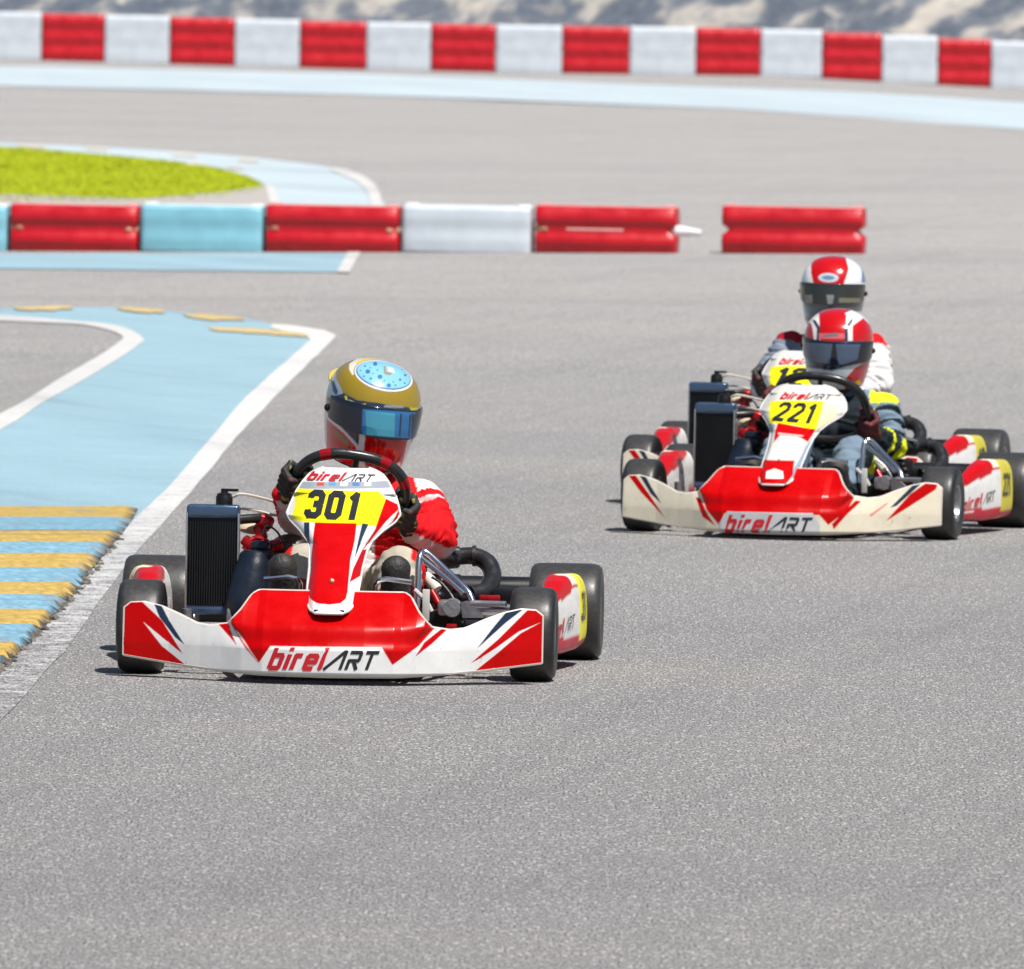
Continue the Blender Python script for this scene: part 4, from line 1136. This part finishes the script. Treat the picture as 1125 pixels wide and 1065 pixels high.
def paint_mat(name, col, wear, wscale=7, worn_col=None, wy=None, rough=.6):
    def f(nt, p):
        a, g = asphalt_color(nt)
        nz = tex(nt, 'ShaderNodeTexNoise', wscale, 8, .72)
        fine = tex(nt, 'ShaderNodeTexNoise', 120, 3, .7)
        s = math_(nt, 'ADD', math_(nt, 'MULTIPLY', nz.outputs['Fac'], .55), math_(nt, 'MULTIPLY', fine.outputs['Fac'], .45))
        th = wear
        if wy:   # more worn towards the near end, where karts cut the corner
            tc = N_(nt, 'ShaderNodeTexCoord'); sx = N_(nt, 'ShaderNodeSeparateXYZ'); nt.links.new(tc.outputs['Object'], sx.inputs[0])
            mr = N_(nt, 'ShaderNodeMapRange'); nt.links.new(sx.outputs['Y'], mr.inputs['Value'])
            mr.inputs['From Min'].default_value = wy[0]; mr.inputs['From Max'].default_value = wy[1]; mr.inputs['To Min'].default_value = wy[2]; mr.inputs['To Max'].default_value = wear
            s = math_(nt, 'SUBTRACT', s, math_(nt, 'SUBTRACT', mr.outputs[0], .5)); th = .5
        k = ramp(nt, s, [(max(th - .035, 0), (1, 1, 1)), (th + .035, (0, 0, 0))]).outputs[0]
        tone = tex(nt, 'ShaderNodeTexNoise', 2.2, 6, .65)
        tcx = ramp(nt, tone.outputs['Fac'], [(.3, (.90, .92, .94)), (.7, (1.05, 1.03, 1.02))]).outputs[0]
        pc = mixc(nt, 1, (*col, 1), tcx, 'MULTIPLY')
        sk = tex(nt, 'ShaderNodeTexNoise', 1.0, 5, .6, (1.2, .10, 1), -20); skc = ramp(nt, sk.outputs['Fac'], [(.32, (.70, .71, .73)), (.48, (.98, .98, .98)), (.66, (1.06, 1.06, 1.05))]).outputs[0]
        pc = mixc(nt, 1, pc, skc, 'MULTIPLY'); pc = mixc(nt, .18, pc, a)
        nt.links.new(mixc(nt, k, pc, a), p.inputs['Base Color'])
        p.inputs['Roughness'].default_value = rough; p.inputs['Specular IOR Level'].default_value = .3
        b = N_(nt, 'ShaderNodeBump'); b.inputs['Strength'].default_value = .5; b.inputs['Distance'].default_value = .003
        nt.links.new(fine.outputs['Fac'], b.inputs['Height']); nt.links.new(b.outputs[0], p.inputs['Normal'])
    return gmat(name, f)
BLUE = (.29, .47, .55); PBLUE = (.50, .68, .76)
M_blue = paint_mat('light_blue_paint', BLUE, .39)
M_pblue = paint_mat('pale_blue_paint', (.52, .62, .66), .33)
M_line = paint_mat('white_line_paint', (.70, .69, .67), .36, 9, wy=(26, 50, .59))
M_line2 = paint_mat('white_line_paint_far', (.66, .65, .62), .36, 9)
M_ochre = paint_mat('ochre_paint', (.66, .48, .17), .42, 6)

def sheet(name, poly, z, m, smooth=0, local=True):
    pts = poly
    if smooth: pts = [(p.x, p.y) for p in catmull([(a, b, 0) for a, b in poly], smooth, True)]
    G = [ground(x, y) for x, y in pts]
    vs = [Vector((g.x, g.y)) for g in G]
    X = [g.x for g in G]; Y = [g.y for g in G]
    if max(Y) > 50:
        for gx in np.arange(math.floor(max(min(X), -20)), min(max(X), 20), 1.0):
            for gy in np.arange(2 * math.floor(min(Y) / 2), max(Y), 2.0): vs.append(Vector((float(gx), float(gy))))
    r_ = delaunay_2d_cdt(vs, [], [list(range(len(G)))], 1, 1e-4)
    me = bpy.data.meshes.new(name); me.from_pydata([(v.x, v.y, terrain(v.x, v.y) + z * (.35 + 1.3 * sstep((v.y - 50) / 30))) for v in r_[0]], [], [list(f) for f in r_[2]]); me.update()
    bm = bmesh.new(); bm.from_mesh(me); bmesh.ops.recalc_face_normals(bm, faces=bm.faces)
    for f in bm.faces:
        if f.normal.z < 0: f.normal_flip()
    bm.to_mesh(me); bm.free()
    o = link(name, me, None, m, False); tag(o, kind='structure'); return o

gx = [-2500, -60] + list(range(-20, 21)) + [60, 2500]; gy = [-200, 20, 50] + list(range(52, 242, 2)) + [300, 5000]
me = bpy.data.meshes.new('ground'); me.from_pydata([(x, y, terrain(x, y)) for y in gy for x in gx], [], [(j * len(gx) + i, j * len(gx) + i + 1, (j + 1) * len(gx) + i + 1, (j + 1) * len(gx) + i) for j in range(len(gy) - 1) for i in range(len(gx) - 1)])
tag(link('ground', me, None, M_asph, False), kind='structure')

outer = [(-160, 960), (-60, 858), (0, 795), (40, 750), (81, 703), (131, 631), (189, 565), (225, 523), (252, 491), (288, 451), (333, 406), (352, 388), (366, 374), (368, 369), (355, 364), (320, 358.5), (299, 357)]
inner = [(-160, 890), (-60, 793), (0, 732), (45, 694), (90, 644), (122, 599), (151, 568), (180, 541), (216, 500), (270, 437), (315, 397), (336, 379), (341, 374.5), (336, 371.5), (320, 367), (297, 361)]
OUT = [(p.x, p.y) for p in catmull([(a, b, 0) for a, b in outer], 4)]; INN = [(p.x, p.y) for p in catmull([(a, b, 0) for a, b in inner], 4)]
top = [(299, 357), (270, 350), (220, 345), (170, 341), (126, 338.5), (60, 338), (0, 340), (-160, 343)]
# the isle side of the run-off
isl_out = [(-160, 555), (0, 473), (45, 444), (90, 419), (135, 392), (152, 380), (158, 374.5), (150, 367), (135, 360.5), (110, 356), (75, 353.5), (0, 347.5), (-160, 340.5)]
isl_in = [(-160, 532), (0, 455), (35, 436), (68, 415), (108, 392), (130, 377), (135, 372), (130, 367.5), (117, 363), (100, 359.5), (81, 357), (0, 353.5), (-160, 346)]
IO = [(p.x, p.y) for p in catmull([(a, b, 0) for a, b in isl_out], 4)]; II = [(p.x, p.y) for p in catmull([(a, b, 0) for a, b in isl_in], 4)]
rnd = random.Random(5)
def jit(P_, a): return [(x + rnd.uniform(-a, a) * (y / 600), y + rnd.uniform(-a, a) * .3 * (y / 600)) for x, y in P_]
sheet('painted_runoff', INN + top + IO[::-1], .004, M_blue)
sheet('edge_line', jit(OUT, 1.2) + jit(INN[::-1], .8), .008, M_line)
sheet('runoff_line', IO + II[::-1], .008, M_line2)
ytop = lambda x: float(np.interp(x, [-160, 0, 60, 126, 170, 220, 270, 299, 340], [343, 340, 338, 338.5, 341, 345, 350, 357, 362]))
for (a_, b_, off, th_) in ((-60, -8, .4, 4.2), (14, 76, .4, 4.0), (128, 176, .6, 5.0), (200, 240, 3.0, 5.4), (214, 264, 1.2, 5.0), (228, 334, 10.5, 5.6)):
    n_ = 14; xs = [a_ + (b_ - a_) * i / n_ for i in range(n_ + 1)]
    yy = (lambda x: ytop(x) + off) if off < 9 else (lambda x: 361.5 + .062 * (x - 228) - 2.0 * math.sin((x - 228) / 106 * math.pi))
    up_ = [(x, yy(x) + rnd.uniform(-.3, .3)) for x in xs]; dn_ = [(x + 6, yy(x) + th_ * (.55 + .45 * math.sin(math.pi * (i + .6) / (n_ + 1.2))) + rnd.uniform(-.7, .7)) for i, x in enumerate(xs)]
    sheet('kerb_paint', up_ + dn_[::-1], .012, M_ochre)

# ribbed kerb, blue and ochre by turns
def kerb():
    bands = [(561, 574, 152, 145), (574, 589, 145, 134), (589, 603, 134, 122), (603, 616, 122, 112), (616, 632, 112, 98), (632, 648, 98, 88), (648, 662, 88, 75), (662, 678, 75, 60), (678, 694, 60, 46), (694, 716, 46, 26), (716, 728, 26, 10), (728, 752, 10, -16), (752, 768, -16, -34), (768, 795, -34, -62), (795, 815, -62, -84)]
    V = []; Fs = []; C = []
    for i, (ya, yb, xa, xb) in enumerate(bands):
        rows = 16
        for j in range(rows):
            t = j / (rows - 1); y = ya + (yb - ya) * t; xr = xa + (xb - xa) * t
            zz = .016 + (.011 * (1 if (j % 5) in (2, 3) else 0)) * sstep((y - 575) / 40) + .004 * sstep((y - 560) / 20)
            i0 = len(V)
            cols_ = 26
            for k in range(cols_):
                u = k / (cols_ - 1); x = -170 + (xr + 170) * u
                xj = 0 if k < cols_ - 1 else rnd.uniform(-3, 1.0) * (.4 + sstep((y - 580) / 60))
                g = ground(x + xj, y)
                nz = noise.noise(g * 4)
                V.append((g.x, g.y, (zz if k < cols_ - 1 else .006) + .002 * nz))
                wear = noise.noise(Vector((g.x * 9, g.y * 3, 0)))
                base = (.52, .35, .085) if i % 2 == 0 else (.20, .38, .49)
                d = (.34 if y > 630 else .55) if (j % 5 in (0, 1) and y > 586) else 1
                if k >= cols_ - 1 and rnd.random() < .75: base = (.08, .075, .07)
                if wear > .42: base = tuple(b_ * .55 + .12 for b_ in base)
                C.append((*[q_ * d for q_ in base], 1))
            if j:
                for k in range(cols_ - 1): Fs.append((i0 - cols_ + k, i0 + k, i0 + k + 1, i0 - cols_ + k + 1))
    me = bpy.data.meshes.new('kerb'); me.from_pydata(V, [], Fs); me.update(); setcol(me, C)
    o = link('kerb', me, None, mat('kerb_paint_worn', vcol=True, rough=.6, var=.35, vscale=35, bump=.8, bscale=80, bdist=.006), False); tag(o, kind='structure')
    # broken edge of the kerb
    b = B()
    for i in range(240):
        t = rnd.random() ** .8; y = 585 + 215 * t
        x = float(np.interp(y, [561, 603, 648, 694, 728, 815], [152, 122, 88, 46, 10, -84])) + rnd.uniform(-7, 5)
        g = ground(x, y, .0); s = rnd.uniform(.005, .015)
        b.box((g.x, g.y, s * .35), (s * 1.3, s * 1.6, s * .9), rot=(rnd.random(), rnd.random(), rnd.random() * 3), bev=.002, seg=1)
    o = b.build('broken_kerb_edge', mat('dark_rubble', (.17, .155, .13), rough=.9, var=.8, vscale=30), None, smooth=False); tag(o, kind='stuff')
kerb()

# second layer of track behind: blue run-off by the near barrier, far lines, grass isle
sheet('painted_strip', [(-160, 281), (0, 280), (395, 279), (383, 300), (200, 298), (0, 296), (-160, 295)], .004, M_blue)
sheet('painted_strip_line', [(382, 279), (396, 279), (384, 301), (370, 300.5)], .008, M_line2)
sheet('far_line', [(-300, 68), (0, 73), (400, 82), (800, 97), (1125, 113), (1400, 128), (1400, 162), (1125, 143), (800, 120), (400, 105), (0, 95), (-300, 90)], .006, M_pblue)
sheet('isle_border', [(-160, 154), (0, 158), (120, 163), (240, 171), (330, 180), (385, 190), (408, 204), (416, 218), (418, 236), (300, 236), (0, 234), (-160, 234)], .006, M_pblue, 3)
sheet('isle_line', [(366, 186), (388, 190), (408, 201), (417, 214), (419, 232), (409, 232), (404, 214), (390, 200), (365, 190)], .010, M_line2, 3)
sheet('isle_line', [(292, 205), (300, 205), (309, 228), (296, 228)], .010, M_line2)
for (x, y, w_) in ((20, 160.5, 30), (95, 163, 24), (190, 170, 26), (205, 180, 20), (262, 176, 22), (250, 184, 18)):
    sheet('kerb_paint', [(x, y), (x + w_, y + 1.6), (x + w_, y + 4), (x, y + 2.6)], .011, paint_mat('faded_ochre_paint', (.72, .62, .50), .4))
sheet('concrete_apron', [(-160, 216), (0, 216), (150, 221), (250, 213), (292, 206), (298, 229), (-160, 229)], .012, paint_mat('pale_concrete', (.46, .42, .38), .3))
GR = [(-160, 158), (0, 163), (60, 167), (120, 172), (200, 180), (250, 189), (280, 199), (289, 206), (285, 211), (255, 216), (220, 220), (150, 222), (-160, 222)]
def grass():
    GP = [(p.x, p.y) for p in catmull([(a, b, 0) for a, b in GR], 4, True)]
    G = [ground(x, y) for x, y in GP]; X = [g.x for g in G]; Y = [g.y for g in G]
    V = []; Fs = []; i = 0
    r_ = delaunay_2d_cdt([Vector((g.x, g.y)) for g in G], [], [list(range(len(G)))], 1, 1e-4)
    V = [(v.x, v.y,   .018 + terrain(v.x, v.y)) for v in r_[0]]; Fs = [tuple(f) for f in r_[2]]
    rr = random.Random(9); pts = np.array([[rr.uniform(min(X), max(X)), rr.uniform(min(Y), max(Y))] for _ in range(60000)])
    ok = inpoly(pts[:, 0], pts[:, 1], [(g.x, g.y) for g in G]); pts = pts[ok][:26000]
    for x, y in pts:
        h = rr.uniform(.004, .016); a = rr.uniform(0, 3.14); w_ = rr.uniform(.02, .05); dx, dy = math.cos(a) * w_, math.sin(a) * w_
        n0 = len(V); V += [(x - dx, y - dy, .012 + terrain(x, y)), (x + dx, y + dy, .012 + terrain(x, y)), (x + rr.uniform(-.03, .03), y + rr.uniform(-.03, .03), .012 + terrain(x, y) + h)]
        Fs.append((n0, n0 + 1, n0 + 2))
    me = bpy.data.meshes.new('grass'); me.from_pydata(V, [], Fs); me.update()
    o = link('grass', me, None, mat('lime_grass', (.335, .385, .010), rough=.8, var=.12, vscale=.9, spec=.1), False)
    tag(o, 'short bright lime green grass on the isle behind the near barrier', 'grass', kind='stuff')
grass()

# ------------------------------------------------------------------ barriers
def barrier_mesh(name, L, H, D, lobes, notch, waist=.03):
    """plastic water-filled block along x: lobed long faces, recessed waist at the ends"""
    prof = []
    n = 15 * lobes
    for i in range(n + 1):
        t = i / n; ph = (t * lobes) % 1.0
        dy = waist * (.5 + .5 * math.cos(2 * math.pi * t * lobes)) * 2.0
        z = H * t; taper = 1 - .10 * t
        rd = .10 * max(0, (t - .93) / .07) ** 2 + .03 * max(0, (.03 - t) / .03)
        prof.append((D / 2 * taper - dy * .55 - rd * D * .5, z))
    xs = [-L / 2, -L / 2 + .012, -L / 2 + .035, -L / 2 + .09, -L / 4, 0, L / 4, L / 2 - .09, L / 2 - .035, L / 2 - .012, L / 2]
    V = []; Fs = []; m_ = len(prof) * 2
    for k, x in enumerate(xs):
        e = min(k, len(xs) - 1 - k); sc_ = [.86, .96, .995, 1][min(e, 3)]
        ring = [(y * sc_, z * (1 if e > 1 else .985) + (.004 if e < 1 else 0)) for y, z in prof] + [(-y * sc_, z * (1 if e > 1 else .985)) for y, z in reversed(prof)]
        for y, z in ring:
            t = z / H; ins = notch * sstep(1 - abs(t - .5) / .13 * 1.0) * (1 if e < 3 else 0)
            V.append((x - math.copysign(ins, x), y, z))
    for k in range(len(xs) - 1):
        for i in range(m_): Fs.append((k * m_ + i, k * m_ + (i + 1) % m_, (k + 1) * m_ + (i + 1) % m_, (k + 1) * m_ + i))
    Fs += [tuple(range(m_)), tuple((len(xs) - 1) * m_ + i for i in reversed(range(m_)))]
    me = bpy.data.meshes.new(name); me.from_pydata(V, [], Fs); me.update()
    bm = bmesh.new(); bm.from_mesh(me); bmesh.ops.recalc_face_normals(bm, faces=bm.faces); bmesh.ops.triangulate(bm, faces=[f for f in bm.faces if len(f.verts) > 4]); bm.to_mesh(me); bm.free()
    return me
MB = {'red': mat('red_barrier_plastic', (.50, .003, .011), rough=.33, var=.2, vscale=4, bump=.3, bscale=5, bdist=.02),
      'white': mat('white_barrier_plastic', (.56, .61, .66), rough=.45, var=.12, vscale=3, bump=.3, bscale=5, bdist=.02),
      'blue': mat('light_blue_barrier_plastic', (.22, .50, .60), rough=.45, var=.15, vscale=4, bump=.3, bscale=5, bdist=.02)}
def onrow(px, py, y_of):
    x = 0
    for _ in range(6):
        d = ray(px, py); t = y_of(x) / d.y; x = d.x * t
    return Vector((x, y_of(x), terrain(x, y_of(x))))
def block(x0, x1, yb0, yb1, Hh, D, lobes, colr, label, group, notch, y_of, waist):
    A, C = onrow(x0, yb0, y_of), onrow(x1, yb1, y_of)
    d = C - A; L = math.hypot(d.x, d.y); ang = math.atan2(d.y, d.x)
    me = barrier_mesh('barrier_block', L - .012, Hh, D, lobes, notch, waist)
    o = link('barrier_block', me, None, MB[colr]); me.set_sharp_from_angle(angle=R(50))
    mid = (A + C) / 2; nrm = Vector((-math.sin(ang), math.cos(ang), 0))
    o.location = mid + nrm * (D / 2 + rnd.uniform(-.01, .01)); o.rotation_euler = (0, 0, ang + rnd.uniform(-.006, .006))
    tag(o, label, 'barrier', group)
    b = B(); b.box((0, 0, Hh + .002), (L * .98, D * .52, .014), bev=.006)
    for sx in (-1, 1): b.box((sx * (L / 2 - .06), 0, Hh + .004), (.09, .12, .03), bev=.01)
    t = b.build('top_cap', MB['cap_red'] if colr == 'red' else MB['cap'], o)
    return o, L
MB['cap'] = mat('sunlit_white', (.74, .75, .76), rough=.5); MB['cap_red'] = mat('sunlit_pink', (.66, .32, .30), rough=.5)  # cap colours paint in the overexposed, sunlit tops of the blocks
near_y = lambda x: float(np.interp(x, [-300, 0, 440, 585, 745, 950], [277, 278, 279, 278, 276.5, 274.5]))
dn = ground(400, 278).y; Hn = 50.5 / (FPX / dn)
near = [(-285, -140, 'blue', 'light blue barrier block at the far left end of the near row'), (-138, 7, 'blue', 'light blue barrier block cut off by the left edge of the photo'), (9, 151, 'red', 'red barrier block in front of the grass, leftmost red of the near row'),
        (153, 288, 'blue', 'light blue barrier block between two red ones in the near row'), (290, 438, 'red', 'red barrier block between the light blue block and the white block'),
        (440, 583, 'white', 'white barrier block of the near row'), (586, 743, 'red', 'red barrier block with a white pin sticking out at its right end'), (791, 949, 'red', 'lone red barrier block standing apart behind the drivers')]
for (a, q, c, lb) in near:
    o, L = block(a, q, near_y(a), near_y(q), Hn, .36, 2, c, lb, 'barrier blocks of the near row', .0 if c != 'red' else (.045 if a > 500 else .012), lambda x: dn - .10 * x, .021 if c == 'red' else .005)
    if a == 586:
        b = B(); b.tube([(L / 2 - .08, -.05, Hn * .5), (L / 2 + .02, -.05, Hn * .5), (L / 2 + .16, -.03, Hn * .47)], [.045, .040, .022], 12); b.build('connector_pin', MB['cap'], o)
        b = B(); b.tube([(-L / 2 + .23, -.135, Hn * .5), (L / 2 - .38, -.135, Hn * .5)], .018, 8); b.build('side_bar', MB['cap_red'], o)
    if a in (9, 290, 586):
        for sx in ((-1, 1) if a != 586 else (-1,)): b = B(); b.tube([(sx * (L / 2 - .02), -.10, Hn * .5), (sx * (L / 2 - .09), -.155, Hn * .5)], [.035, .012], 10); b.build('connector_lug', mat('tan_lug', (.50, .28, .17), rough=.6), o)
far_b = [-170, -99, -28, 45, 114, 186, 257, 329, 402, 473, 544, 617, 691, 764, 835, 903, 968, 1030, 1088, 1145, 1200, 1252]
fy = lambda x: float(np.interp(x, [-300, 0, 200, 400, 600, 860, 1000, 1125, 1300], [60, 66, 70, 76.5, 81, 83, 91, 98, 109]))
dfar = ground(500, 79).y; Hf = 52 / (FPX / dfar)
order = ['first', 'second', 'third', 'fourth', 'fifth', 'sixth', 'seventh', 'eighth', 'ninth', 'tenth', 'eleventh']
ir = iw = 0
for i in range(len(far_b) - 1):
    a, q = far_b[i], far_b[i + 1]; red = (i % 2 == 1) if False else (i % 2 == 1)
    red = far_b[i] in (-99, 45, 186, 329, 473, 617, 764, 903, 1030, 1145)
    if q < 0 or a > 1125:
        lb = f"{'red' if red else 'white'} barrier block of the far row just beyond the {'left' if q < 0 else 'right'} edge, number {i} along"
        lb = f"{'red' if red else 'white'} far barrier block outside the {'left' if q < 0 else 'right'} edge of the photo"
    elif red: lb = f"{order[ir]} red barrier block from the left in the far row"; ir += 1
    else: lb = f"{order[iw]} white barrier block from the left in the far row"; iw += 1
    block(a, q, fy(a), fy(q), Hf, .8, 3, 'red' if red else 'white', lb, 'barrier blocks of the far row', .02, lambda x: dfar, .030 if red else .004)

# ------------------------------------------------------------------ rocky bank behind the far barrier
def bank():
    y0 = dfar - 30; nx, ny = 460, 110
    V = []; Fs = []
    for j in range(ny):
        v = j / (ny - 1)
        for i in range(nx):
            u = i / (nx - 1); x = -90 + 180 * u
            bx = FPX * x / dfar + PW / 2
            gy = dfar + 1.4
            s = v * 26; y = gy + s
            z = .10 + s * .42
            p = Vector((x * .8 + s * .5, s * 1.1 - x * .5, 0))
            r_ = noise.fractal(Vector((p.x * .9, p.y * .35, 1.3)), 1, 2.1, 4); r2 = abs(noise.noise(Vector((p.x * 1.6, p.y * .7, 4))))
            z += (r_ * .34 + r2 * .45) * min(1, s / 1.2)
            V.append((x, y, max(z, -.02)))
    for j in range(ny - 1):
        for i in range(nx - 1): Fs.append((j * nx + i, j * nx + i + 1, (j + 1) * nx + i + 1, (j + 1) * nx + i))
    me = bpy.data.meshes.new('hillside'); me.from_pydata(V, [], Fs); me.update()
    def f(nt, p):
        t = tex(nt, 'ShaderNodeTexNoise', 1.0, 4, .6, (1.0, .16, 1), 27)  # diagonal blue-grey shadow streaks painted into the rock colour
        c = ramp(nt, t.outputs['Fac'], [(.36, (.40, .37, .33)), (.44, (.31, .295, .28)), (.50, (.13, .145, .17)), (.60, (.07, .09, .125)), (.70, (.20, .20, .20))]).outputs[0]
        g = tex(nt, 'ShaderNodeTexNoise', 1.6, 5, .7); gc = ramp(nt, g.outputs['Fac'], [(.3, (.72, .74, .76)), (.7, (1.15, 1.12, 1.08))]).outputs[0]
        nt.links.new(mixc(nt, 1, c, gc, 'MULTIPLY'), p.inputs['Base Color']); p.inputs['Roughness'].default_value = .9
    tag(link('hillside', me, None, gmat('pale_rock_shade_streaks', f), True), kind='structure')
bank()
